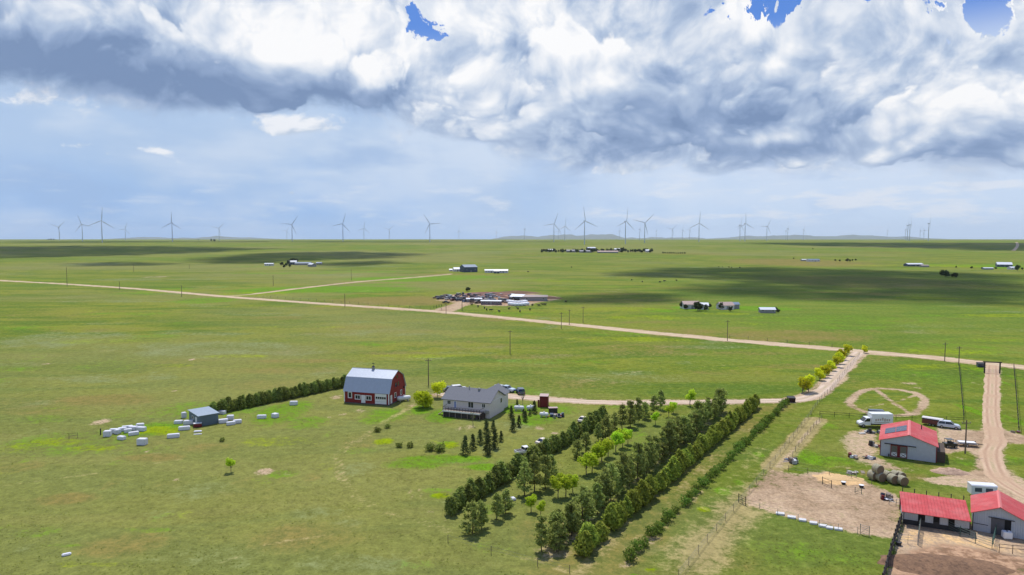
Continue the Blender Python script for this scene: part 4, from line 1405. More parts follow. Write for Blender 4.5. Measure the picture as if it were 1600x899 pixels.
# ------------------------------------------------------------------ vehicles
TYRE = mat('tyre rubber', (0.02, 0.02, 0.02), 0.85)
RIM = mat('wheel rim', (0.35, 0.35, 0.36), 0.4, metal=0.7)
CARG = mat('car glass', (0.02, 0.025, 0.03), 0.06, spec=0.7)
LAMP_R = mat('red lamp lens', (0.35, 0.01, 0.01), 0.3)
LAMP_W = mat('headlamp lens', (0.75, 0.75, 0.72), 0.15)


def paint(name, c, rough=0.3):
    return mat('paint ' + name, c, rough, 0.04, 1.0, spec=0.5, coat=0.4)


def wheel(parent, x, y, r, wd=0.24):
    t_ = MB().cyl((x, y - wd / 2, r), (x, y + wd / 2, r), r, r, 12).build('wheel', TYRE, parent)
    MB().cyl((x, y - wd / 2 - .012, r), (x, y + wd / 2 + .012, r), r * .58, r * .58, 10).build('rim', RIM, t_)


def car(label, px, py, heading, col, kind='suv', cat='car', group=None, s=1.0, z=0):
    """heading in degrees, 0 = nose towards +X; kinds differ in their side outline"""
    L, wd = {'suv': (4.7, 1.85), 'sedan': (4.6, 1.78), 'pickup': (5.5, 1.95), 'van': (5.2, 1.95)}[kind]
    o = thing({'pickup': 'pickup_truck', 'van': 'van'}.get(kind, 'parked_car'), label, cat, G(px, py) + Vector((0, 0, z)), R(heading), group, s)
    h = L / 2
    body = {'suv': [(-h, .42), (h - .05, .36), (h, .68), (h - .25, .95), (h - 1.15, 1.06), (-h + .06, 1.10), (-h, .8)],
            'sedan': [(-h, .42), (h - .05, .34), (h, .62), (h - .3, .82), (h - 1.2, .92), (-h + .9, .95), (-h + .05, .92), (-h, .7)],
            'pickup': [(-h, .52), (h - .05, .46), (h, .8), (h - .2, 1.08), (h - 1.35, 1.16), (-h, 1.16)],
            'van': [(-h, .42), (h - .05, .36), (h, .75), (h - .35, 1.1), (h - .9, 1.2), (-h, 1.2)]}[kind]
    MB().prism(body, -wd / 2, wd / 2).build('body', col, o, bevel=.05)
    cab = {'suv': [(h - 1.2, 1.07), (h - 1.95, 1.68), (-h + .45, 1.70), (-h + .08, 1.11)],
           'sedan': [(h - 1.25, .93), (h - 2.05, 1.42), (-h + 1.45, 1.43), (-h + .75, .96)],
           'pickup': [(h - 1.4, 1.17), (h - 2.05, 1.80), (-h + 2.15, 1.82), (-h + 2.0, 1.17)],
           'van': [(h - .95, 1.21), (h - 1.7, 1.95), (-h + .1, 1.98), (-h + .02, 1.21)]}[kind]
    c = MB()
    wi = wd / 2 - .05
    wo = wd / 2 - .17
    k = len(cab)
    c.poly([(x, -(wi if zz < 1.3 else wo), zz) for x, zz in cab] + [(x, (wi if zz < 1.3 else wo), zz) for x, zz in cab],
           [(i, (i + 1) % k, k + (i + 1) % k, k + i) for i in range(k)] + [tuple(range(k))[::-1], tuple(range(k, 2 * k))])
    gl = c.build('cabin_glass', CARG, o)
    rf = cab[1:3]
    MB().box(rf[1][0] - .06, rf[0][0] + .06, -wo - .02, wo + .02, rf[0][1] - .03, rf[0][1] + .045).build('roof_panel', col, o, bevel=.02)
    pl = MB()
    for sy in (-1, 1):
        for (xa, za), (xb, zb) in ((cab[0], cab[1]), (cab[3], cab[2])):
            pl.cyl((xa, sy * (wi + .005), za), (xb, sy * (wo + .005), zb), .045, .045, 5)
        xm = (cab[1][0] + cab[2][0]) / 2
        pl.cyl((xm, sy * (wi + .01), cab[0][1]), (xm, sy * (wo + .01), cab[1][1]), .045, .045, 5)
    pl.build('roof_pillars', col, o)
    if kind == 'pickup':
        MB().box(-h + .12, -h + 1.85, -wd / 2 + .14, wd / 2 - .14, 1.0, 1.175).build('bed_liner', IRON, o)
    for sx in (-1, 1):
        for sy in (-1, 1):
            wheel(o, sx * L * .31, sy * (wd / 2 - .10), .35 if kind != 'sedan' else .31)
    for sy in (-1, 1):
        MB().box(h - .05, h + .015, sy * wd * .36 - .16, sy * wd * .36 + .16, .62, .78).build('headlight', LAMP_W, o)
        MB().box(-h - .015, -h + .05, sy * wd * .40 - .10, sy * wd * .40 + .10, .72, .95).build('tail_light', LAMP_R, o)
    MB().box(h - .02, h + .05, -wd * .42, wd * .42, .36, .52).build('bumper', IRON, o)
    return o


SILVER = paint('silver blue', (.50, .56, .64))
WHITEP = paint('white', (.74, .74, .74))
TANP = paint('cream', (.66, .58, .50), .5)
NAVY = paint('navy', (.03, .05, .10))
BLACKP = paint('black', (.02, .02, .022))
car('silver blue estate car parked behind the maroon horse trailer', 1482, 669, -28, SILVER, 'suv')
car('white car nearest the left end of the house roof, parked behind the house', 717, 611, 20, WHITEP, 'suv', s=1.05)
car('dark car left of the white car behind the house', 704, 612, 15, NAVY, 'sedan', s=1.1)
car('dark blue car parked on the grass right of the house beyond the drive', 813, 615.5, 100, NAVY, 'suv', s=1.05)
car('silver car close behind the right corner of the house', 783, 611, -40, SILVER, 'suv')
car('pale blue pickup at the right end of the cars behind the house', 791, 612, -30, paint('pale blue', (.45, .55, .66)), 'pickup')
car('dark sedan between the cars behind the right corner of the house', 777, 612.5, 60, BLACKP, 'sedan')
car('old cream sedan standing in grass beside the far end of the dark juniper row', 912, 659, 60, TANP, 'sedan', s=.9)
car('old cream car half hidden by the dark juniper row', 850, 694, 40, TANP, 'sedan', s=.9)
car('white pickup with dark bed half hidden behind the dark juniper row', 821, 709, 30, WHITEP, 'pickup', s=.85)


def box_truck():
    o = thing('box_truck', 'white box truck with faded lettering marks on its cargo box', 'truck', G(1366, 667), R(178))
    white = paint('truck white', (.76, .77, .78))
    MB().box(-3.6, 3.2, -.55, .55, .55, .8).build('chassis', IRON, o)
    bx = MB().box(-3.8, 1.15, -1.2, 1.2, .95, 3.35).build('cargo_box', white, o, bevel=.04)
    MB().box(-3.78, 1.12, -1.16, 1.16, 3.353, 3.40).build('box_roof', white, bx)
    mk = mat('faded brown print', (.45, .36, .30), .6, .1, 2)
    r_ = random.Random(4)
    for i in range(7):
        x = -3.1 + i * .52
        MB().box(x, x + .36, 1.203, 1.212, 1.75 + r_.uniform(-.15, .1), 2.35 + r_.uniform(-.2, .25)).build('print_mark', mk, bx)
    MB().box(-2.9, .6, 1.203, 1.211, 1.3, 1.45).build('print_line', mk, bx)
    for y in (-1.205, 1.205):
        MB().box(-3.8, 1.15, y - .02, y + .02, .96, 1.06).build('rub_rail', STEEL, bx)
    cab = MB().prism([(1.25, .6), (3.75, .55), (3.85, .95), (3.7, 1.25), (2.95, 1.45), (2.3, 2.35), (1.25, 2.4)], -.98, .98).build('cab', white, o, bevel=.05)
    MB().poly([(2.98, -.85, 1.47), (2.98, .85, 1.47), (2.37, .8, 2.3), (2.37, -.8, 2.3)], [(0, 1, 2, 3)]).build('windshield', CARG, cab)
    cab.children[0].location = (.025, 0, .02)
    for sy in (-1, 1):
        MB().prism([(1.45, 1.5), (2.75, 1.5), (2.25, 2.22), (1.45, 2.22)], sy * .985 - .012, sy * .985 + .012).build('side_window', CARG, cab)
        MB().box(3.74, 3.86, sy * .7 - .17, sy * .7 + .17, .85, 1.1).build('headlight', LAMP_W, cab)
        MB().box(2.6, 2.75, sy * 1.2 - .06, sy * 1.2 + .06, 1.5, 1.9).build('mirror', IRON, cab)
        wheel(o, 3.0, sy * .85, .42, .28)
        wheel(o, -2.3, sy * .88, .42, .45)
    MB().box(3.78, 3.9, -.95, .95, .5, .72).build('bumper', STEEL, o)


box_truck()


def horse_trailer():
    o = thing('horse_trailer', 'maroon horse trailer with pale roof parked behind the red roofed barn', 'trailer', G(1457, 665), R(-42), None, .82)
    mr = paint('maroon', (.16, .03, .035), .45)
    MB().box(-2.6, 2.6, -1.0, 1.0, .5, 1.75).build('body', mr, o, bevel=.05)
    MB().box(-2.58, 2.58, -.98, .98, 1.76, 2.1).build('slat_band', IRON, o)
    MB().prismx([(-1.03, 2.1), (1.03, 2.1), (.8, 2.35), (0, 2.42), (-.8, 2.35)], -2.65, 2.65).build('roof', paint('trailer pale', (.66, .62, .6), .5), o)
    for i in range(7):
        x = -2.5 + i * .83
        for sy in (-1, 1):
            MB().box(x - .05, x + .05, sy * 1.0 - .015, sy * 1.0 + .015, 1.76, 2.1).build('slat_post', mr, o)
    for sy in (-1, 1):
        for x in (-.5, .35):
            wheel(o, x, sy * 1.05, .34)
        MB().box(-1.0, .85, sy * 1.12 - .12, sy * 1.12 + .12, .72, .80).build('fender', mr, o)
    MB().cyl((2.6, .6, .55), (3.9, 0, .5), .06, .06, 5).cyl((2.6, -.6, .55), (3.9, 0, .5), .06, .06, 5).build('tongue', IRON, o)


horse_trailer()


def flat_trailer(label, px, py, heading, s=1.0, load=None, L=4.2):
    o = thing('flatbed_trailer', label, 'trailer', G(px, py), R(heading), None, s)
    MB().box(-L / 2, L / 2, -1.0, 1.0, .55, .68).build('deck', WOOD, o)
    for sy in (-1, 1):
        wheel(o, -.3, sy * 1.08, .32)
        MB().box(-L / 2, L / 2, sy * 1.0 - .04, sy * 1.0 + .04, .90, .98).build('side_rail', IRON, o)
        for x in (-L / 2 + .1, 0, L / 2 - .1):
            MB().box(x - .04, x + .04, sy * 1.0 - .04, sy * 1.0 + .04, .681, .899).build('rail_stake', IRON, o)
    MB().cyl((L / 2, .5, .55), (L / 2 + 1.2, 0, .5), .05, .05, 5).cyl((L / 2, -.5, .55), (L / 2 + 1.2, 0, .5), .05, .05, 5).build('tongue', IRON, o)
    if load:
        MB().box(-L / 2 + .3, L / 2 - .5, -.8, .8, .69, .69 + load[1]).build('load', load[0], o)
    return o


flat_trailer('low flatbed trailer with pale load beside the yard pole', 1511, 697, -15, .95, (WHITE, .3))
flat_trailer('dark dump trailer with raised blue bed behind the box truck', 1368, 652, 170, 1.0, (NAVY, 1.2))


def utility_cart():
    o = thing('utility_cart', 'dark boxy utility cart right of the red roofed barn', 'utility cart', G(1484, 699), R(175))
    MB().box(-1.3, 1.3, -.7, .7, .35, 1.0).build('body', BLACKP, o, bevel=.05)
    MB().box(-.5, .9, -.66, .66, 1.75, 1.85).build('roof', BLACKP, o)
    for x in (-.45, .85):
        for y in (-.6, .6):
            MB().cyl((x, y, 1.0), (x, y, 1.76), .04, .04, 5).build('roof_post', IRON, o)
    MB().box(-.4, .3, -.6, .6, 1.001, 1.3).build('seat', IRON, o)
    for sx in (-1, 1):
        for sy in (-1, 1):
            wheel(o, sx * .85, sy * .72, .3)


utility_cart()


def camper():
    o = thing('camper_trailer', 'white boxy stock trailer behind the long stable and gable barn', 'trailer', G(1534, 776), R(-12))
    MB().box(-2.0, 2.0, -.95, .95, .5, 2.1).build('body', paint('trailer blue white', (.62, .66, .72)), o, bevel=.06)
    MB().prismx([(-1.0, 2.1), (1.0, 2.1), (.85, 2.28), (-.85, 2.28)], -2.05, 2.05).build('roof', WHITEP, o)
    for x in (-1.5, .2):
        MB().box(x, x + 1.1, -.97, -.952, 1.1, 1.8).build('window', NAVY, o)
    for sy in (-1, 1):
        for x in (-.4, .4):
            wheel(o, x, sy * .95, .32)
    MB().cyl((2.0, 0, .5), (3.0, 0, .45), .06, .06, 5).build('tongue', IRON, o)


camper()


# ---- propane and water tanks
def tank(label, px, py, heading, L=3.2, r=.62, m=None):
    o = thing('storage_tank', label, 'tank', G(px, py), R(heading))
    rings = []
    zc = r + .25
    for f, k in ((-.5, .05), (-.49, .45), (-.46, .75), (-.40, .95), (-.32, 1), (.32, 1), (.40, .95), (.46, .75), (.49, .45), (.5, .05)):
        rings.append([(f * L, math.cos(a) * r * k, zc + math.sin(a) * r * k) for a in np.linspace(0, 2 * math.pi, 17)[:-1]])
    MB().loft(rings).build('shell', m or WHITE, o, True)
    for x in (-L * .28, L * .28):
        MB().box(x - .12, x + .12, -r * .7, r * .7, 0, .36).build('saddle', CONC, o)
    MB().cyl((0, 0, zc + r * .97), (0, 0, zc + r + .22), .18, .18, 8).build('valve_cover', m or WHITE, o)


tank('white propane tank lying beside the right end of the red barn', 631, 627, 25, 4.0, .65)
tank('left white tank in the long grass right of the house', 811, 642, -8, 2.7, .55)
tank('right white tank in the long grass right of the house', 829, 641, 20, 2.2, .5)
tank('white tank in front of the junk heap right of the house', 850, 652, -15, 2.3, .5)

# ---- white blocks strewn round the blue grey shed
BLOCK = mat('white wrapped block', (0.60, 0.61, 0.66), 0.55, 0.07, 1.5, bump=.2)
BLK = [(168, 682, 1.7, 1.5, 1.5, 12), (178, 677, 2.0, 1.2, 1.2, 10), (184, 678, 1.6, 1.1, 1.2, 80), (190, 687, 2.0, 1.2, .9, -20), (191, 674, 2.0, 1.2, 1.0, 25), (199, 671, 2.6, 1.0, 1.0, 25), (200, 676, 1.8, 1.1, 1.0, 30), (208, 673, 2.4, 1.3, 1.2, -10),
       (209, 680, 2.4, 1.1, .9, 35), (219, 667.5, 1.9, 1.2, 1.0, 15), (221, 673.5, 2.4, 1.2, 1.1, -8), (222.5, 695, 2.2, 1.5, 1.6, -5), (271, 684, 2.9, 1.1, 1.0, 18), (288, 672, 2.8, 1.1, 1.0, 20), (279, 662, 2.2, 1.2, .9, 8), (295, 663, 2.6, 1.4, 1.1, 12), (287.5, 653, 1.2, 1.2, 1.6, 40),
       (309, 675, 1.9, 1.0, .3, 15), (309, 679, 2.0, .5, .15, 15), (328, 642, 1.9, 1.0, .5, 15), (347, 647, 2.3, 1.2, 1.0, -20), (349, 661, 2.4, 1.3, 1.1, 25), (360, 656, 1.8, 1.3, 1.3, 10), (361, 664, 2.3, 1.1, .9, 30), (371, 661.5, 2.2, 1.2, 1.0, 25), (409, 654, 2.5, 1.1, 1.0, 5), (430, 652.5, 1.8, 1.5, 1.2, -30), (459, 633, 2.3, 1.2, 1.2, 3), (104, 868, 1.3, .7, .35, 35), (798, 782, 1.9, 1.2, .5, 25)]
WHERE = ['at the left end of the block heap', 'second from the left in the block heap', 'turned crossways near the left of the block heap', 'low one in front of the block heap', 'at the back left of the block heap', 'long one at the back middle of the block heap', 'small one in the middle of the heap', 'squat one in the middle right of the heap',
         'tilted towards the viewer at the front right of the heap', 'at the back right of the block heap', 'at the right end of the block heap', 'big cube alone in front of the block heap', 'long one alone between the heap and the shed', 'long one just in front of the shed', 'at the far left beside the shed', 'against the left wall of the shed', 'standing upright behind the left of the shed',
         'thin one lying in front of the shed', 'thin strip lying nearest in front of the shed', 'thin one behind the shed by the hedge', 'behind the right corner of the shed by the hedge', 'against the right wall of the shed', 'raised one at the back right of the shed', 'front one of the group right of the shed', 'rightmost of the group right of the shed', 'left one of the pair on the open grass before the hedge', 'right cubic one of the pair on the open grass before the hedge', 'single one on the grass left of the red barn', 'low slab alone in the near left foreground', 'low slab on the grass between juniper row and pines']
for (x, y, l, w, h, a), wh in zip(BLK, WHERE):
    o = MB().box(-l / 2, l / 2, -w / 2, w / 2, 0, h).build('white_block', BLOCK, None, bevel=min(.12, h * .3))
    place(o, 'white block, ' + wh, G(x, y), R(a), .88, 'block', 'white blocks strewn on the grass')
MB_ = thing('red_trailer_box', 'small red and white box leaning by the front corner of the shed', 'box', G(309, 667.5), R(20))
MB().box(-.9, .9, -.5, .5, .1, .9).build('box_body', TRIMR, MB_)
MB().box(-.92, .92, -.52, .52, .9, 1.02).build('lid', WHITE, MB_)

# ---- round hay bales
HAY = mat('hay', (0.36, 0.34, 0.24), 0.95, 0.25, 6.0, col2=(0.22, 0.19, 0.12), bump=.6)
HAYE = mat('hay bale end', (0.20, 0.135, 0.085), 0.95, 0.3, 8.0, bump=.6)


def bale():
    o = thing('hay_bale', 'bale', 'hay bale')
    r, L = .86, 1.4
    rings = []
    for y, k in ((-.5, .93), (-.46, .99), (-.3, 1.0), (0, 1.01), (.3, 1.0), (.46, .99), (.5, .93)):
        rings.append([(math.cos(a) * r * k, y * L, r + math.sin(a) * r * k) for a in np.linspace(0, 2 * math.pi, 25)[:-1]])
    MB().loft(rings, False).build('roll', HAY, o, True)
    for s in (-1, 1):
        mb = MB()
        pts = [(0, s * (L / 2 + .04), r)]
        k = 24
        for f, d in ((.35, .035), (.7, .025), (.935, 0)):
            pts += [(math.cos(2 * math.pi * i / k) * r * f, s * (L / 2 + d), r + math.sin(2 * math.pi * i / k) * r * f) for i in range(k)]
        fs = [(0, 1 + i, 1 + (i + 1) % k) for i in range(k)]
        for j in range(2):
            fs += [(1 + j * k + i, 1 + j * k + (i + 1) % k, 1 + (j + 1) * k + (i + 1) % k, 1 + (j + 1) * k + i) for i in range(k)]
        mb.poly(pts, fs).build('cut_end', HAYE, o)
    return Proto(o)


PB = bale()
for (x, y, z, a), wh in zip([(1364, 749.5, 0, 18), (1375, 752, 0, 10), (1371, 751, 1.35, 15), (1386, 750, 0, 14), (1395, 755.5, 0, 8), (1399.5, 750, 0, 10), (1409.5, 758, 0, 6), (1406, 751, 0, 10)],
                            ['leftmost on the ground', 'under the raised bale, second from the left', 'raised on top of the two left bales', 'in the middle at the back', 'third from the right in front', 'at the back between the right bales', 'rightmost at the front', 'rightmost at the back']):
    PB('round hay bale ' + wh + ' of the bale stack', G(x, y) + Vector((0, 0, z)), R(a), 1.0, 'hay bale', 'round hay bales near the red roofed barn')

# ---- stone slabs along the paddock edge, tank cube, junk, small yard things
SLABM = mat('pale concrete slab', (0.60, 0.60, 0.60), 0.8, 0.12, 2.0)
for i, (x, y) in enumerate([(1219, 804), (1237, 809.5), (1254, 814), (1271, 818.5), (1285.5, 823), (1296, 826), (1310, 828)]):
    o = MB().box(-.6, .6, -.42, .42, 0, .28).build('concrete_slab', SLABM, None, bevel=.03)
    place(o, '{} pale slab from the left along the edge of the bare paddock'.format(nth(i + 1)), G(x, y), R(-22), (rng.uniform(.85, 1.1), 1, 1), 'slab', 'pale slabs along the paddock edge')
wt = thing('water_tank', 'white cube water tank in front of the open barn doorway', 'water tank', G(1573, 842), R(-15))
MB().box(-.6, .6, -.5, .5, .14, 1.15).build('tank', WHITE, wt, bevel=.08)
MB().box(-.6, .6, -.5, .5, 0, .13).build('pallet', WOOD, wt)
MB().cyl((0, 0, 1.15), (0, 0, 1.22), .14, .14, 8).build('cap', IRON, wt)


def heap(name, label, cat, px, py, rx, ry, h, m, seed, rz=0.0):
    r_ = np.random.default_rng(seed)
    k, j = 22, 7
    V = [(0, 0, h)]
    for b in range(1, j + 1):
        f = b / j
        for i in range(k):
            a = 2 * math.pi * i / k
            V.append((math.cos(a) * rx * f * r_.uniform(.9, 1.1), math.sin(a) * ry * f * r_.uniform(.9, 1.1), max(-.05, h * (1 - f ** 1.4) * r_.uniform(.75, 1.15)) if b < j else -.06))
    F = [(0, 1 + i, 1 + (i + 1) % k) for i in range(k)]
    for b in range(j - 1):
        F += [(1 + b * k + i, 1 + (b + 1) * k + i, 1 + (b + 1) * k + (i + 1) % k, 1 + b * k + (i + 1) % k) for i in range(k)]
    o = MB().poly(V, F).build(name, m, None, True)
    return tag(place(o, label, G(px, py), R(rz)), label, cat)


SOILM = mat('heaped soil', (0.44, 0.30, 0.21), 0.95, 0.25, 1.5, col2=(.33, .22, .15), bump=.8)
SANDM = mat('heaped sand', (0.60, 0.41, 0.20), 0.95, 0.15, 1.5, bump=.5)
MUCKM = mat('manure', (0.20, 0.115, 0.065), 0.95, 0.35, 1.2, col2=(.12, .07, .042), bump=1.0)
heap('soil_heap', 'low heap of bare soil between the red roofed barn and the lane', 'soil heap', 1484, 738, 3.6, 2.0, .9, SOILM, 2, -8)
heap('sand_heap', 'flat heap of orange sand at the back edge of the bare paddock', 'sand heap', 1312, 747, 4.6, 1.9, .45, SANDM, 3, -10)
heap('manure_heap', 'wide dark manure mound in the corral at lower right', 'manure heap', 1475, 884, 9.0, 3.8, .6, MUCKM, 4, -8)

junk_m = [WHITE, STEEL, IRON, WOOD, NAVY, CONC, TRIMR]


def clutter(name, label, px, py, kinds, seed, spread=(1.5, .8)):
    """a pile of odd boards, drums and boxes that was thrown together: one thing, each piece a part"""
    r_ = random.Random(seed)
    o = thing(name, label, 'junk pile', G(px, py))
    for i in range(kinds):
        x, y = r_.uniform(-1, 1) * spread[0], r_.uniform(-1, 1) * spread[1]
        m = junk_m[r_.randrange(len(junk_m))]
        t_ = r_.random()
        if t_ < .4:
            p = MB().box(-.5, .5, -.3, .3, 0, .06).build('board', m, o)
        elif t_ < .7:
            p = MB().box(-.35, .35, -.3, .3, 0, .5).build('crate', m, o)
        else:
            p = MB().cyl((0, 0, 0), (0, 0, .75), .27, .27, 10).build('drum', m, o)
        p.location = (x, y, 0 if t_ >= .4 else r_.uniform(0, .3))
        p.rotation_euler = (r_.uniform(-.15, .15), r_.uniform(-.2, .2), r_.uniform(0, 3.1))
        p.scale = (r_.uniform(.7, 1.5),) * 3
    return o


clutter('junk_pile', 'mixed junk pile with crates right of the house and white tank', 868, 652, 16, 1, (2.4, 1.0))
clutter('junk_pile', 'pale scrap pieces left of the red roofed barn', 1357, 677, 12, 2, (3.0, .6))
clutter('junk_pile', 'boards and scrap lying against the left wall of the red roofed barn', 1365, 697, 9, 3, (1.0, 2.0))
clutter('junk_pile', 'row of pale boards on the bare ground in front of the box truck', 1345, 716, 12, 4, (2.4, .8))
clutter('junk_pile', 'dark and white junk at the corner fence above the bare paddock', 1236, 722, 12, 5, (.9, 1.3))
clutter('junk_pile', 'coloured odds and ends beside the stable corner', 1384, 781, 7, 6, (.9, .4))
clutter('junk_pile', 'scrap beside the hay bales on the trampled grass', 1337, 739, 6, 7, (1.6, .8))
clutter('junk_pile', 'white scrap beside the lane fence at right', 1587, 676, 5, 8, (.8, .8))
bx = thing('junk_cabinet', 'dark open cabinet with pale top standing in the junk right of the house', 'cabinet', G(864, 645), R(5))
MB().box(-1.1, 1.1, -.6, .6, 0, 1.25).build('cabinet_body', IRON, bx)
MB().box(-1.2, 1.2, -.7, .7, 1.25, 1.4).build('top', mat('rusty pale roof', (.42, .3, .28)), bx)
for (x, y, lab) in ((1318, 757, 'black tub with white rim lying on the sand heap edge'), (1346, 762, 'black and white feed tub near the sand heap'), (1404, 852, 'black rubber tub beside the corral corner'), (1411, 0, '')):
    if lab:
        o = thing('feed_tub', lab, 'tub', G(x, y), 0)
        MB().cyl((0, 0, 0), (0, 0, .45), .34, .42, 12).build('tub', IRON, o)
        MB().cyl((0, 0, .45), (0, 0, .5), .45, .45, 12).build('rim', WHITE if 'white' in lab else IRON, o)
o = thing('mailbox_stand', 'dark boxy dumpster beside the shrub row end at the driveway', 'dumpster', G(1236, 628.5), R(-5))
MB().hexa([(-1.0, -.5, .1), (1.0, -.5, .1), (1.0, .6, .1), (-1.0, .6, .1), (-1.0, -.7, 1.2), (1.0, -.7, 1.2), (1.0, .7, 1.5), (-1.0, .7, 1.5)]).build('bin', mat('dark maroon bin', (.05, .018, .018), .6), o)
o.name = 'dumpster'
MB().hexa([(-1.03, -.75, 1.21), (1.03, -.75, 1.21), (1.03, .73, 1.51), (-1.03, .73, 1.51), (-1.03, -.75, 1.28), (1.03, -.75, 1.28), (1.03, .73, 1.58), (-1.03, .73, 1.58)]).build('lid', IRON, o)
o = thing('dumpster', 'dark blue dumpster left of the ranch entrance gate', 'dumpster', G(1532, 573.5), R(-10))
MB().hexa([(-1.1, -.6, .1), (1.1, -.6, .1), (1.1, .6, .1), (-1.1, .6, .1), (-1.1, -.8, 1.2), (1.1, -.8, 1.2), (1.1, .8, 1.5), (-1.1, .8, 1.5)]).build('bin', NAVY, o)
MB().hexa([(-1.13, -.83, 1.21), (1.13, -.83, 1.21), (1.13, .83, 1.51), (-1.13, .83, 1.51), (-1.13, -.83, 1.28), (1.13, -.83, 1.28), (1.13, .83, 1.58), (-1.13, .83, 1.58)]).build('lid', IRON, o)

# ------------------------------------------------------------------ fences, gates, poles
POSTM = mat('fence post wood', (0.15, 0.115, 0.085), 0.9, 0.3, 3.0)
WIRE = mat('fence wire', (0.22, 0.22, 0.21), 0.5, metal=.5)
BLACKW = mat('blackened timber', (0.035, 0.030, 0.028), 0.85, .2, 2.0)


def fence(label, pts, gap, h=1.25, r=.06, rails=(), wires=(), m=None, rm=None, name='fence', rail_r=.04, cat='fence'):
    P = [G(*p) for p in pts]
    o = thing(name, label, cat, P[0])
    base = P[0]
    pm = MB().cyl((0, 0, -.1), (0, 0, h), r, r * .9, 6).mesh('fence_post', m or POSTM)
    nodes = []
    for a, b in zip(P[:-1], P[1:]):
        k = max(1, round((b - a).length / gap))
        nodes += [a.lerp(b, i / k) for i in range(k)]
    nodes.append(P[-1])
    for q_ in nodes:
        l = q_ - base
        link('post', pm, o, l, rng.uniform(0, 3), (1, 1, rng.uniform(.92, 1.08)))
    for z in rails:
        for a, b in zip(nodes[:-1], nodes[1:]):
            a_, b_ = a - base + Vector((0, 0, z)), b - base + Vector((0, 0, z))
            MB().cyl(a_, b_, rail_r, rail_r, 5).build('rail', rm or m or POSTM, o)
    for z in wires:
        w = MB()
        for a, b in zip(nodes[:-1], nodes[1:]):
            w.cyl(a - base + Vector((0, 0, z)), b - base + Vector((0, 0, z)), .012, .012, 3, False)
        w.build('wire', WIRE, o)
    return o


fence('wire fence along the boundary from driveway corner to the near edge', [(1268, 648), (1203, 731), (1158, 785), (1105, 848), (1060, 905)], 5.0, 1.3, .036, (), (.3, .55, .8, 1.05, 1.22))
fence('dark mesh fence following the right side of the driveway', [(1343, 556), (1331, 570), (1314, 590), (1297, 612), (1284, 624), (1266, 648)], 4.0, 1.35, .05, (), (.25, .5, .75, 1.0, 1.25))
fence('wire fence along the inner side of the mown lane', [(1284, 655), (1262, 680), (1243, 706), (1234, 724)], 3.5, 1.2, .05, (), (.4, .8, 1.1))
fence('dark rail fence across the field behind the box truck', [(1281, 650), (1350, 655), (1425, 657), (1506, 660)], 4.0, 1.25, .06, (1.15, .65), (), BLACKW)
fence('post and wire fence left of the entrance lane', [(1498, 569), (1502, 610), (1506, 655)], 4.5, 1.5, .08, (1.35,), (.4, .8, 1.1), BLACKW)
fence('post and wire fence right of the entrance lane', [(1584, 574), (1588, 620), (1592, 676)], 4.5, 1.5, .08, (1.35,), (.4, .8, 1.1), BLACKW)
fence('wire fence along the slabbed lower edge of the bare paddock', [(1160, 787), (1215, 805), (1280, 823), (1340, 835)], 3.2, 1.1, .045, (), (.5, 1.0), STEEL)
fence('wire fence along the upper edge of the bare paddock', [(1203, 732), (1262, 741), (1330, 749), (1362, 758)], 4.0, 1.2, .05, (), (.5, 1.0))
fence('heavy blackened timber fence between green field and corral', [(1412, 806), (1403, 832), (1394, 860), (1384, 896), (1379, 915)], 1.9, 1.75, .13, (1.45, .9, .4), (), BLACKW, None, 'timber_fence', .09)
fence('grey pipe fence from the stable into the corral', [(1441, 808), (1437, 830), (1434, 852)], 1.5, 1.6, .07, (1.5, 1.1, .7, .3), (), STEEL, GREENP, 'pipe_fence', .035)
fence('green pipe panels in front of the stable and gable barn', [(1476, 826), (1500, 839), (1524, 849), (1550, 858), (1556, 836)], 2.2, 1.6, .05, (1.5, 1.15, .8, .45), (), GREENP, None, 'pipe_fence', .03)
fence('thin pipe pen across the mouth of the corral', [(1403, 849), (1434, 852)], 1.6, 1.5, .035, (1.4, 1.0, .6), (), STEEL, None, 'pipe_fence', .022)
fence('pipe fence with bent rails at the right edge of the corral', [(1561, 864), (1582, 866), (1605, 868)], 2.0, 1.4, .05, (1.3, .8), (), POSTM, None, 'pipe_fence', .04)
fence('rail fence beside the stable by the coloured odds and ends', [(1389, 788), (1400, 791), (1411, 792)], 1.5, 1.2, .05, (1.1, .6), (), STEEL, None, 'pipe_fence', .03)
fence('thin wire fence beside the dry trail at lower left of the pines', [(890, 896), (840, 885), (700, 848)], 8.0, 1.2, .05, (), (.6, 1.1))
fence('short brown rail fence standing alone in grass left of the blocks', [(108, 686), (121.5, 684)], 2.2, 1.2, .05, (1.1, .6), (), POSTM)
fence('post fence along the far side of the county road', [(400, 464), (470, 469), (560, 476), (640, 482), (690, 485)], 9.0, 1.6, .10, (), (.8, 1.4))
fence('post fence along the near side of the county road at right', [(1140, 528), (1230, 536), (1300, 543)], 8.0, 1.5, .09, (), (.8, 1.3))


def gate(label, a, b, h, bars, m, name='gate', cat='gate'):
    A, B = G(*a), G(*b)
    d = B - A
    o = thing(name, label, cat, A, math.atan2(d.y, d.x))
    L = d.length
    for x in (0, L):
        MB().cyl((x, 0, -.1), (x, 0, h + .15), .06, .06, 6).build('post', m, o)
    for i in range(bars):
        z = .25 + (h - .25) * i / (bars - 1)
        MB().cyl((.1, 0, z), (L - .1, 0, z), .028, .028, 5).build('bar', m, o)
    MB().cyl((.1, 0, .25), (L - .1, 0, h), .022, .022, 5).build('brace', m, o)
    return o


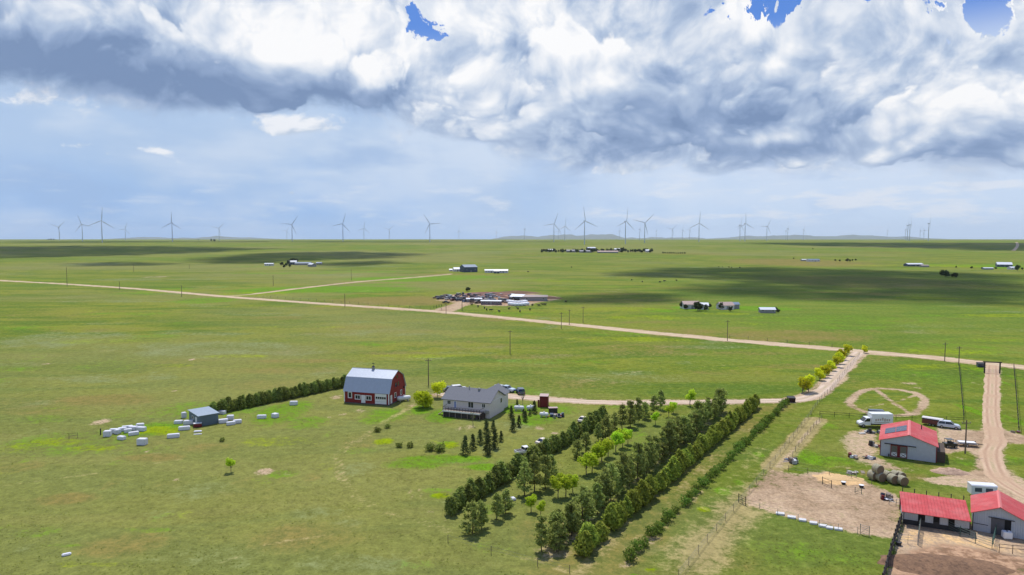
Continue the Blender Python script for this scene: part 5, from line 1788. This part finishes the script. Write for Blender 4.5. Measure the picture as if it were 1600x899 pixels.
gate('pipe gate at the right end of the slabbed paddock edge', (1344, 835), (1358, 839), 1.5, 5, STEEL)
gate('small wooden gate between boundary fence and bare paddock', (1154, 785), (1165, 790), 1.4, 4, BLACKW)
gate('dark timber rack standing on the sand heap edge', (1285, 757), (1299, 763), 1.3, 3, BLACKW, 'timber_rack', 'rack')
gate('metal pen panel left of the hay bales', (1323, 745), (1338, 748), 1.3, 4, STEEL, 'pen_panel', 'panel')
gate('low metal feeder panel in the bare paddock', (1336, 770), (1346, 772), .9, 3, GREENP, 'feeder_panel', 'panel')
A, B = G(1538, 583), G(1562, 584)
d_ = B - A
en = thing('entrance_gate', 'tall timber ranch entrance arch over the lane at the county road', 'gate', A, math.atan2(d_.y, d_.x))
L = d_.length
for x in (0, L):
    MB().box(x - .17, x + .17, -.17, .17, -.1, 3.6).build('post', BLACKW, en)
MB().box(-.5, L + .5, -.14, .14, 3.6, 3.95).build('beam', BLACKW, en)
for s in (0, 1):
    lf = MB()
    for z in (.3, .6, .9, 1.2):
        lf.cyl((.2 + s * L / 2, 0, z), (L / 2 - .05 + s * (L / 2 - .15), 0, z), .035, .035, 5)
    lf.build('gate_leaf', STEEL, en)


def pole(label, px, base, top, arm=True, r=.15, cat='utility pole', group=None):
    p = G(px, base)
    h = (base - top) * mpp(p)
    o = thing('utility_pole', label, cat, p, rng.uniform(-.3, .3), group)
    MB().cyl((0, 0, -.2), (0, 0, h), r, r * .7, 8).build('shaft', POSTM, o)
    if arm:
        MB().box(-1.0, 1.0, -.06, .06, h - .7, h - .56).build('crossarm', POSTM, o)
        for x in (-.9, -.3, .9):
            MB().cyl((x, 0, h - .56), (x, 0, h - .3), .05, .04, 5).build('insulator', STEEL, o)


PL = [(669.5, 602, 560, 'between the red barn and house, behind the yellow green tree'), (797, 553, 516, 'alone in the open field beyond the house'), (1136.5, 533, 500, 'beside the county road, left of the driveway mouth'), (877, 514, 488, 'leftmost of the three beside the middle of the county road'), (889.5, 508, 484, 'middle one of the three beside the county road'), (911, 505, 479, 'rightmost of the three beside the middle of the county road'),
      (1476, 565, 535, 'left one of the pair at the county road near the entrance'), (1498, 571, 541, 'right one of the pair at the county road near the entrance'), (1508, 709, 656, 'tall and dark in the yard beside the flatbed trailer'), (105, 448, 418, 'leftmost tall one at the county road'), (187, 453, 440, 'second from the left at the county road'), (284, 464, 446, 'third from the left at the county road'), (539, 480, 459, 'at the county road left of the junkyard'),
      (697, 491, 475, 'at the junkyard entrance, left one'), (722, 486, 471, 'at the junkyard entrance, right one'), (549, 438, 421, 'on the bright green far field, right one'), (427, 447, 430, 'on the bright green far field, left one'), (209, 425, 413, 'far left beyond the county road, nearer one'), (296, 420, 413, 'far left beyond the county road, farther one'), (1280, 518, 505, '')]
for x, b, t_, lab in PL:
    if lab:
        d = G(x, b)
        pole('wooden utility pole ' + lab, x, b, t_, d.y < 420, .16 if d.y < 420 else .22, group='wooden utility poles')
MB_ = fence('single leaning fence post at the left of the white blocks', [(157, 680), (157.6, 679.6)], 3, 1.5, .1, (), (), BLACKW, None, 'marker_post', cat='post')

# ------------------------------------------------------------------ wind turbines along the skyline
TURB = mat('turbine white', (0.52, 0.56, 0.62), 0.5)
HUBH, BLADE = 88.0, 56.0


def turbine_parts():
    tower = MB()
    k = 12
    rings = []
    for z, r in ((-6, 2.0), (0, 1.95), (30, 1.75), (60, 1.45), (86, 1.15)):
        rings.append([(math.cos(2 * math.pi * i / k) * r, math.sin(2 * math.pi * i / k) * r, z) for i in range(k)])
    tower.loft(rings)
    nac = MB().hexa([(-1.9, -4.2, 86.1), (1.9, -4.2, 86.1), (1.6, 6.5, 86.6), (-1.6, 6.5, 86.6), (-1.9, -4.2, 89.8), (1.9, -4.2, 89.8), (1.6, 6.5, 89.5), (-1.6, 6.5, 89.5)])
    hub = MB().loft([[(math.cos(a) * r, y, math.sin(a) * r) for a in np.linspace(0, 2 * math.pi, 11)[:-1]] for y, r in ((1.2, 1.7), (0, 1.9), (-1.0, 1.5), (-1.9, .5))])
    bl = MB()
    rings = []
    for z, c, th, tw in ((0.8, 1.1, 1.1, .0), (4, 1.4, 1.1, .25), (11, 2.25, .75, .22), (24, 1.65, .45, .12), (40, 1.1, .28, .06), (52, .65, .15, .02), (BLADE, .2, .06, 0)):
        ring = []
        for a in np.linspace(0, 2 * math.pi, 9)[:-1]:
            x, y = math.cos(a) * c * .72, math.sin(a) * th * .8
            ring.append((x * math.cos(tw) - y * math.sin(tw) + c * .25, x * math.sin(tw) + y * math.cos(tw), z))
        rings.append(ring)
    bl.loft(rings)
    return (tower.mesh('turbine_tower', TURB, True), nac.mesh('turbine_nacelle', TURB, bevel=.4), hub.mesh('turbine_hub', TURB, True), bl.mesh('turbine_blade', TURB, True))


T_M = turbine_parts()
TL = [(92, 355, 50, 0), (128, 351, 100, 0), (158.5, 345, 5, 30), (195.5, 358, 20, 10), (268.5, 348.5, 2, 0), (342, 357, 45, 10), (448, 361, 30, 20), (456, 351, 35, 10), (535.5, 350, 18, 0), (568.5, 357, 8, 20), (608, 359, 50, 10), (671.5, 350, -33, 10), (717, 361, 0, 60), (775.5, 362.5, 0, 70), (819.5, 358, 2, 75),
      (865.5, 350, 20, 10), (872.5, 361.5, 15, 30), (882.5, 354, 5, 30), (913.5, 345.5, -8, 20), (968, 361, 0, 50), (977.5, 346, 8, 35), (999.5, 358.5, 0, 70), (1007.5, 348.5, 45, 0), (1025.5, 361.5, 0, 70), (1050.5, 358.5, 45, 10), (1066.5, 360, 5, 40), (1077.5, 359.5, 35, 40), (1092.5, 349, 3, 0), (1156.5, 352, 12, 40), (1164.5, 349.5, -2, 15), (1198.5, 354, 30, 20), (1228, 361, 0, 60), (1231, 357.5, 0, 60), (1255.5, 359, 10, 50),
      (1386.5, 361, 0, 70), (1415, 359.5, 0, 70), (1418.5, 352.5, 10, 65), (1422, 351.5, 8, 65), (1438, 361, -30, 30), (1444, 360.5, -35, 20), (1451.5, 349.5, 10, 60)]
for i, (x, hy, rot, yaw) in enumerate(TL):
    d = ray(x, hy)
    f = lambda y: CAMH + d.z / d.y * y - float(hgt(d.x / d.y * y, y)) - HUBH
    a, b = 1500.0, 16000.0
    for _ in range(40):
        m = (a + b) / 2
        if f(m) < 0:
            a = m
        else:
            b = m
    y = min(a, 13000)
    xx = d.x / d.y * y
    o = thing('wind_turbine', '{} white wind turbine from the left along the horizon'.format(nth(i + 1)), 'wind turbine', (xx, y, float(hgt(xx, y))), R(yaw), 'wind turbines along the horizon')
    link('tower', T_M[0], o)
    link('nacelle', T_M[1], o)
    hb = link('hub', T_M[2], o, (0, -5.2, 88.0))
    for kk in range(3):
        bl = link('blade', T_M[3], hb)
        bl.rotation_euler = (0, R(rot + 120 * kk), 0)

# ------------------------------------------------------------------ far farmsteads
SLATEW = mat('slate blue siding', (.06, .085, .12), .6, .1, .5)
SLATER = mat('slate blue metal roof', (.16, .21, .28), .4, .1, .5)
PALEW = mat('pale siding', (.62, .60, .60), .7, .08, .5)
PALER = mat('pale metal roof', (.62, .64, .68), .4, .08, .5)
RUSTR = mat('rusty pink roof', (.40, .29, .25), .7, .2, .5)
GREYW = mat('grey siding', (.26, .26, .27), .7, .1, .5)
LEANR = mat('brown shed roof', (.34, .27, .24), .6, .15, .5)


def gable(label, px, py, W, D, h, rise, rz, wm, rm, cat='farm building', wins=3, door=True, name='farm_building', group=None):
    o = thing(name, label, cat, G(px, py), R(rz), group)
    MB().prismx([(0, -.5), (D, -.5), (D, h), (D / 2, h + rise - .1), (0, h)], -W / 2, W / 2).build('wall', wm, o)
    k = rise / (D / 2)
    for y0, nm in ((-.4, 'front_roof_slope'), (D + .4, 'back_roof_slope')):
        slab([(-W / 2 - .3, y0, h - .4 * k + .08), (W / 2 + .3, y0, h - .4 * k + .08), (W / 2 + .3, D / 2, h + rise + .08), (-W / 2 - .3, D / 2, h + rise + .08)], .15).build(nm, rm, o)
    for i in range(wins):
        x = -W / 2 + W * (i + .5) / wins
        if door and i == wins // 2:
            MB().box(x - .7, x + .7, -.08, -.004, .05, min(2.3, h * .8)).build('door', GREYW, o)
        else:
            w_ = MB().box(x - .7, x + .7, -.06, -.004, h * .42, h * .42 + 1.0).build('window', WHITE, o)
            MB().box(x - .58, x + .58, -.085, -.062, h * .42 + .1, h * .42 + .9).build('pane', GLASS, w_)
    return o


gable('dark slate blue gabled barn at the end of the far field lane', 736, 425.5, 19, 18, 7.0, 3.0, 25, SLATEW, SLATER)
gable('small pale shed left of the slate blue barn', 715, 424.5, 10, 8, 3.4, 2.2, 20, PALEW, PALER)
gable('tiny white shed at the far left of the slate blue barn', 705, 424, 5, 5, 2.2, 1.0, 10, PALEW, PALER, wins=1)
gable('long white mobile home right of the slate blue barn', 768, 426.5, 18, 7, 3.2, 1.3, 4, PALEW, PALER, 'house', 5)
gable('second white mobile home at the right end of the far lane farm', 784, 427, 16, 7, 3.4, 1.5, -6, PALEW, PALER, 'house', 4)
gable('dark blue shed between the two white mobile homes', 776, 427.5, 7, 5, 3.2, 1.4, 0, SLATEW, SLATER, wins=1)
gable('pale trailer house at the far left of the shaded far farm', 420, 415.5, 14, 5, 3.2, 1.0, 3, PALEW, PALER, 'house', 4)
gable('dark farmhouse among trees of the shaded far farm', 457, 414, 13, 9, 4.5, 2.5, 12, SLATEW, SLATER, 'house')
gable('long grey roofed sheds of the shaded far farm', 473, 414.5, 26, 10, 3.0, 1.8, 2, GREYW, SLATER)
gable('white roofed shed at the front right of the shaded far farm', 484, 417, 10, 9, 3.6, 1.8, -35, GREYW, PALER)
gable('small pale shed at the right end of the shaded far farm', 498, 413.5, 9, 6, 2.6, 1.2, 0, GREYW, PALER, wins=1)
gable('white house with pinkish roof between dark trees beyond the county road', 1082, 483, 11, 8, 3.0, 1.8, 6, PALEW, RUSTR, 'house')
gable('pale low house behind the tall dark tree beyond the county road', 1098, 484, 7, 6, 2.8, 1.4, -10, PALEW, PALER, 'house', 2)
gable('small house with salmon pink roof beyond the county road', 1137, 484, 9, 7, 2.8, 1.8, 10, PALEW, RUSTR, 'house')
gable('dark shed right behind the salmon roofed house', 1148, 483, 6, 5, 3.0, 1.2, 0, GREYW, SLATER, wins=1)
gable('grey low shed standing alone right of the two small houses', 1200, 489.5, 9, 5, 2.2, 1.1, -6, GREYW, PALER)
gable('long white roofed shed on the far right plain', 1431, 416.5, 26, 12, 3.4, 1.6, 4, SLATEW, PALER)
gable('grey hay shed right of the long white roofed shed', 1446, 417.5, 12, 7, 2.4, 1.0, 0, GREYW, LEANR, wins=1)
gable('white roofed gabled barn at the far right farm', 1570, 417.5, 20, 15, 4.0, 3.4, -25, SLATEW, PALER)
gable('small pale house in front of the far right barn', 1584, 421.5, 9, 7, 2.8, 1.5, 10, PALEW, PALER, 'house', 2)
gable('pale blue low shed left of the far right barn', 1545, 421.5, 14, 5, 2.2, .8, 0, SLATER, PALER)
gable('blue white farmhouse at the middle right far farm', 1272, 409, 22, 9, 3.2, 1.6, 3, PALEW, SLATER, 'house', 4)
gable('low pale shed left of the middle right far farmhouse', 1258, 408, 12, 7, 2.4, 1.0, 0, GREYW, PALER)
for i, (x, y, w, h, a, rm, wm) in enumerate([(860, 393.5, 16, 4.0, 0, PALER, GREYW), (893, 394.5, 24, 4.0, 3, GREYW, GREYW), (925, 393, 22, 8.5, 20, PALER, SLATEW), (915, 395, 30, 3.5, 0, GREYW, GREYW), (950, 395.5, 50, 3.0, 0, RUSTR, GREYW), (966, 393.5, 18, 6.0, 5, PALER, PALEW), (1012, 394.5, 9, 4.5, 0, PALER, PALEW)]):
    gable('{} building from the left inside the far tree belt farmstead'.format(nth(i + 1)), x, y, w, 12, h, 2.4, a, wm, rm, group='buildings of the far tree belt farmstead')

# trees of the far farms
P_FAR = [broadleaf(110 + i, 8.0, 7.0, L_FAR, bare=.12, k=260, leaf=.75, blobs=8) for i in range(4)]
r2 = random.Random(12)


def far_trees(label, cat, group, spots):
    for i, (x, y, s) in enumerate(spots):
        P_FAR[r2.randrange(4)](label.format(nth(i + 1)), G(x, y), r2.uniform(0, 6.28), (s * r2.uniform(.85, 1.2), s * r2.uniform(.85, 1.2), s), cat, group)


far_trees('{} dark tree from the left in the far farmstead tree belt', 'tree', 'far tree belt', [(847 + i * 3.72 + r2.uniform(-.8, .8), 394 + r2.uniform(-.4, .4) + (1.2 if i % 3 == 0 else 0), r2.uniform(.75, 1.25) * (1.35 if i in (20, 21, 22, 33, 34) else 1)) for i in range(47)])
far_trees('{} low tree from the left in the thin line right of the far tree belt', 'tree', 'thin far tree line', [(1036 + i * 3.4, 396.5 + i * .07, r2.uniform(.45, .6)) for i in range(11)])
far_trees('{} dark tree from the left at the shaded far farm', 'tree', 'trees of the shaded far farm', [(440, 415, .8), (447, 416, .7), (451, 414, 1.0), (455, 412.5, 1.1), (459, 412, 1.15), (463, 412.5, 1.1), (453, 418, .7), (444, 419, .7)])
far_trees('{} tree from the left of the dark clump on the far right plain', 'tree', 'dark clump on the far right plain', [(1472, 432, .95), (1477, 433.5, 1.1), (1481.5, 433, .8), (1492, 434.5, .85), (1488, 434, .55)])
far_trees('{} tree from the left round the far right farm', 'tree', 'trees of the far right farm', [(1590, 424, 1.1), (1556, 421, .45), (1534, 421, .4), (1518, 420, .5), (1494, 419, .4), (1597, 422, .5)])
far_trees('{} dark tree from the left beside the two small houses beyond the road', 'tree', 'trees by the two small houses', [(1066, 482, .55), (1071, 483.5, .4), (1090, 486, .72), (1093, 485.5, .6), (1103, 486, .5), (1109, 481.5, .35), (1126, 484, .55), (1129, 483.5, .45), (1141, 487, .4), (1213, 487.5, .38), (1216, 489, .3)])
far_trees('{} low bush from the left beside the middle right far farm', 'bush', 'bushes of the middle right far farm', [(1305, 408.5, .5), (1312, 409, .5), (1324, 409.5, .8), (1328, 409.5, .6), (1332, 408.5, .5), (1337, 407.5, .5), (1270, 390, .5), (1240, 405, .4)])
far_trees('{} dark tree from the left on the skyline', 'tree', 'trees on the skyline', [(76, 375.6, 1.6), (80, 375.6, 1.9), (84, 375.6, 1.6), (330, 377.2, 1.5), (335, 377.4, 1.6), (310, 376, 1.2)])

# ------------------------------------------------------------------ the junkyard beyond the county road
LEAN = gable('long brown roofed shed at the right end of the junkyard', 836, 470.5, 18, 10, 3.0, 1.0, -3, GREYW, LEANR)
gable('dark open shed in the middle of the junkyard', 807, 470, 10, 9, 3.0, 1.4, -20, SLATEW, PALER)
heap('soil_heap', 'brown soil bank at the right end of the junkyard', 'soil heap', 856, 466.5, 12, 6, 1.6, MUCKM, 11)
heap('soil_heap', 'long brown scrap bank behind the junkyard', 'soil heap', 806, 458.5, 22, 7, 2.2, MUCKM, 12)
heap('soil_heap', 'reddish scrap bank behind the left of the junkyard', 'soil heap', 762, 460.5, 30, 6, 2.2, mat('rusty scrap', (.20, .10, .075), .9, .4, .8), 13)
for i, (x, y, a, b, h) in enumerate([(722, 467, 7, 4, 1.8), (750, 465, 9, 4, 2.2), (778, 464, 8, 4, 2.4), (795, 468, 6, 3, 2.0), (735, 471, 6, 3, 1.6), (815, 463, 9, 4, 2.0)]):
    heap('scrap_heap', '{} rusty scrap heap from the left among the junkyard vehicles'.format(nth([1, 3, 4, 5, 2, 6][i])), 'scrap heap', x, y, a, b, h, mat('rusty scrap', (.20, .10, .075), .9, .4, .8), 40 + i)['group'] = 'rusty scrap heaps'
WRAP = mat('white silage wrap', (.74, .75, .78), .4, .05, 1.0)
for i in range(12):
    f = i / 11
    x, y = 795 + 28 * f, 473.5 + (3.5 if i % 2 else 0) + 1.5 * math.sin(f * 3)
    o = MB().loft([[(math.cos(a) * 1.1 * k, yy, 1.0 + math.sin(a) * 1.0 * k) for a in np.linspace(0, 2 * math.pi, 13)[:-1]] for yy, k in ((-1.6, .8), (-1.4, 1), (1.4, 1), (1.6, .8))]).build('silage_bale', WRAP, None, True)
    place(o, '{} white wrapped bale from the left of the junkyard bale stack'.format(nth(i + 1)), G(x, y), R(60 + 20 * f), 1.1, 'wrapped bale', 'white wrapped bales at the junkyard')
gable('long purple grey scrap trailer in the front of the junkyard', 767, 476.5, 14, 4, 2.6, .5, -8, mat('violet grey trailer', (.16, .12, .15), .6, .2, .3), PALER, 'trailer', 5, name='scrap_trailer')
gable('white roofed scrap trailer left of the front trailer in the junkyard', 741, 472.5, 11, 5, 2.4, .5, 6, GREYW, PALER, 'trailer', 2, name='scrap_trailer')
r3 = random.Random(21)
JC = [paint('junk white', (.6, .6, .6), .5), paint('junk rust', (.22, .11, .07), .7), paint('junk blue', (.12, .16, .26), .5), paint('junk brown', (.14, .09, .07), .7), paint('junk grey', (.25, .25, .27), .5), paint('junk maroon', (.16, .05, .05), .5), paint('junk dark', (.04, .04, .05), .5), paint('junk tan', (.42, .36, .30), .6)]


def junk_car(m, kind):
    o = thing('scrap_car', 'x', 'scrap car')
    h = 2.3
    MB().prism([(-h, .3), (h, .3), (h, .8), (h - 1.0, .98), (-h, 1.0)], -.9, .9).build('body', m, o)
    top = 1.75 if kind else 1.42
    MB().poly([(h - 1.1, -.85, .99), (h - 1.8, -.72, top), (-h + .5, -.72, top), (-h + .1, -.85, 1.0), (h - 1.1, .85, .99), (h - 1.8, .72, top), (-h + .5, .72, top), (-h + .1, .85, 1.0)],
              [(0, 1, 2, 3), (4, 5, 6, 7), (0, 4, 5, 1), (2, 6, 7, 3), (1, 5, 6, 2)]).build('cabin_glass', CARG, o)
    MB().box(-h + .45, h - 1.75, -.74, .74, top, top + .07).build('roof_panel', m, o)
    for sx in (-1, 1):
        for sy in (-1, 1):
            MB().cyl((sx * 1.45, sy * .92, .33), (sx * 1.45, sy * .70, .33), .33, .33, 8).build('wheel', TYRE, o)
    return Proto(o)


PJ = [junk_car(m, i % 2) for i, m in enumerate(JC + JC)]
spots = []
for i in range(92):
    x = r3.uniform(690, 832)
    f = (x - 690) / 142
    y = 466 + f * 1.5 + r3.uniform(-6.0, 8.0) * (0.25 + .75 * math.sin(math.pi * min(1, f * 1.05)))
    spots.append((x, y))
spots = [(682, 466.5), (688, 468), (700, 463), (704, 465)] + spots
spots.sort()
for i, (x, y) in enumerate(spots):
    PJ[r3.randrange(len(PJ))]('{} scrap vehicle from the left in the crowded junkyard'.format(nth(i + 1)), G(x, y), r3.uniform(0, 6.28), (r3.uniform(.9, 1.4), r3.uniform(.9, 1.3), r3.uniform(.9, 1.7)), 'scrap car', 'scrap vehicles in the junkyard')
car('dark pickup parked at the entrance of the junkyard', 697, 474, 160, BLACKP, 'pickup')
car('dark blue van parked at the front of the junkyard drive', 717, 470.5, 30, NAVY, 'van')
fence('dark board fence beside the junkyard entrance', [(678, 482), (690, 479), (697, 478)], 4, 1.6, .15, (1.4, .8), (), BLACKW)
P_FAR[0]('dark tree standing behind the left of the junkyard', G(731, 455.5), 0, (.62, .62, .5), 'tree')

# ---- cattle
def cow():
    m = mat('black cow hide', (.022, .018, .016), .7)
    rings = []
    k = 12
    for x, z, rx, rz_ in ((-1.12, 1.12, .10, .12), (-1.05, 1.08, .28, .30), (-.7, 1.05, .36, .40), (-.2, 1.0, .40, .43), (.3, 1.0, .37, .44), (.7, 1.05, .30, .40), (.95, 1.16, .20, .28), (1.2, 1.30, .16, .20), (1.42, 1.36, .15, .17), (1.65, 1.26, .12, .14), (1.86, 1.16, .09, .10), (1.92, 1.14, .04, .05)):
        rings.append([(x, math.cos(2 * math.pi * i / k) * rx, z + math.sin(2 * math.pi * i / k) * rz_) for i in range(k)])
    mb = MB().loft(rings)
    for x, y, bk in ((-.85, .22, -1), (-.85, -.22, -1), (.62, .2, 1), (.62, -.2, 1)):
        mb.cyl((x, y, .95), (x - .06 * bk, y, .52), .15, .085, 7).cyl((x - .06 * bk, y, .55), (x, y, .06), .08, .055, 7).cyl((x, y, .08), (x + .03, y, 0), .07, .085, 7)
    for s in (-1, 1):
        mb.poly([(1.44, s * .13, 1.46), (1.40, s * .36, 1.44), (1.50, s * .30, 1.38)], [(0, 1, 2)])
    mb.cyl((-1.1, 0, 1.15), (-1.2, 0, .55), .03, .02, 5).cyl((-1.2, 0, .56), (-1.2, 0, .40), .05, .02, 5)
    return Proto(mb.build('cow', m, None, True))


PCW = cow()
for i, (x, y) in enumerate(sorted([(737, 477.5), (747, 480.5), (757, 483), (760.5, 485.5), (767, 486.5), (780, 488.5), (795.5, 484), (809, 484), (812.5, 488.5), (832, 478.5), (842, 479), (848, 477.5), (852, 477.5), (828, 485.5), (884, 473), (893, 418.5), (987, 438.5), (1003.5, 441.5), (1031, 442), (1038, 440.5), (1057, 439.5), (1123, 418), (1129, 418), (1139, 418.5), (1143, 419), (1156, 419), (825, 426)])):
    PCW('{} black cow from the left grazing beyond the county road'.format(nth(i + 1)), G(x, y), r3.uniform(0, 6.28), 1.15 if y < 450 else 1.0, 'cow', 'black cattle beyond the county road')

# ---- the shaded dark field band, far right
# ------------------------------------------------------------------ cumulus overhead (above the frame) whose shade falls on the plain
CLOUDM = mat('cloud white', (.85, .86, .88), 1.0, spec=0.0)
q = NT(CLOUDM.node_tree)
mx = q.node('ShaderNodeMixShader', None, _0=0.82, _1=q.n['Principled BSDF'].outputs[0], _2=q.node('ShaderNodeBsdfTransparent').outputs[0])
q.l.new(mx.outputs[0], q.n['Material Output'].inputs[0])
CZ = 2300.0


def cloud(px_pts, seed, puff=60.0, fill=1.0):
    """a heap of puffs floating where its shadow falls on the spots seen in the photograph"""
    r_ = np.random.default_rng(seed)
    P = np.array([(G(*p).x, G(*p).y) for p in px_pts])
    lo, hi = P.min(0), P.max(0)
    k = int((hi - lo).prod() / (puff * puff) * 2.2 * fill)
    pts = r_.uniform(lo, hi, (min(k * 3, 9000), 2))
    sd = d_poly(P, pts[:, 0], pts[:, 1])
    n_ = np.sin(pts[:, 0] / 61 + seed) * np.cos(pts[:, 1] / 47) * puff * .6
    keep = r_.uniform(0, 1, len(pts)) < sstep(puff * .4, -puff * 3.0, sd + n_ * .8)
    pts, sd = pts[keep], sd[keep]
    bm = bmesh.new()
    bmesh.ops.create_icosphere(bm, subdivisions=1, radius=1.0)
    iv = np.array([tuple(v.co) for v in bm.verts])
    if_ = np.array([[v.index for v in f.verts] for f in bm.faces])
    bm.free()
    V, F = [], []
    for (x, y), s in zip(pts, sd):
        oy = y + sdir.y * CZ / sdir.z
        if CZ * .92 / math.hypot(x, oy) < .41:      # stays above what the photograph shows
            continue
        rad = puff * r_.uniform(.25, .95) * (0.25 + 0.75 * min(1, max(0, -s) / (puff * 3)))
        off = sdir * ((CZ - float(hgt(x, y))) / sdir.z)
        F.append(if_ + len(V) * len(iv))
        V.append(iv * np.array([rad, rad, rad * .7]) + np.array([x + off.x, y + off.y, CZ + r_.uniform(-.2, 1.2) * rad]))
    me = bpy.data.meshes.new('cloud')
    if V:
        me.from_pydata(np.concatenate(V).tolist(), [], np.concatenate(F).tolist())
    me.materials.append(CLOUDM)
    return struct(link('cloud', me))


cloud([(880, 430), (1000, 417), (1180, 416), (1400, 421), (1660, 430), (1660, 456), (1500, 450), (1300, 443), (1150, 441), (1000, 437)], 1, 24)
cloud([(990, 448), (1180, 430), (1350, 429), (1660, 442), (1760, 488), (1500, 480), (1320, 475), (1160, 472), (1060, 463)], 2, 22)
cloud([(800, 467), (960, 454), (1090, 458), (1110, 475), (960, 479), (840, 476)], 3, 11)
cloud([(-80, 386), (100, 383), (300, 384), (470, 388.5), (360, 395), (200, 401), (40, 405), (-80, 407)], 4, 42)
cloud([(270, 404), (400, 394), (560, 392), (700, 396), (660, 404), (540, 407), (420, 413), (270, 415)], 5, 30)
cloud([(470, 411), (600, 406), (670, 411), (560, 418), (470, 416)], 6, 18)
cloud([(-60, 376.8), (300, 377), (700, 377.2), (1000, 377.8), (700, 379.2), (300, 379.6), (-60, 379.8)], 7, 120)
cloud([(1080, 379.8), (1300, 378.6), (1500, 379), (1700, 380), (1700, 394), (1520, 393), (1400, 388), (1250, 385)], 8, 50)
cloud([(60, 412), (200, 408), (330, 411), (240, 417), (90, 418)], 9, 18, .6)

# ------------------------------------------------------------------ the air: thin even haze over the whole plain
hm = bpy.data.materials.new('thin haze')
hm.use_nodes = True
q = NT(hm.node_tree)
q.n.clear()
pv = q.node('ShaderNodeVolumePrincipled')
pv.inputs['Color'].default_value = (0.74, 0.87, 1.0, 1)
pv.inputs['Density'].default_value = 2.4e-5
pv.inputs['Anisotropy'].default_value = 0.2
q.l.new(pv.outputs[0], q.node('ShaderNodeOutputMaterial').inputs['Volume'])
hz = MB().box(-30000, 30000, -3400, 36000, -14, 640).build('haze', hm)
struct(hz, 'stuff')
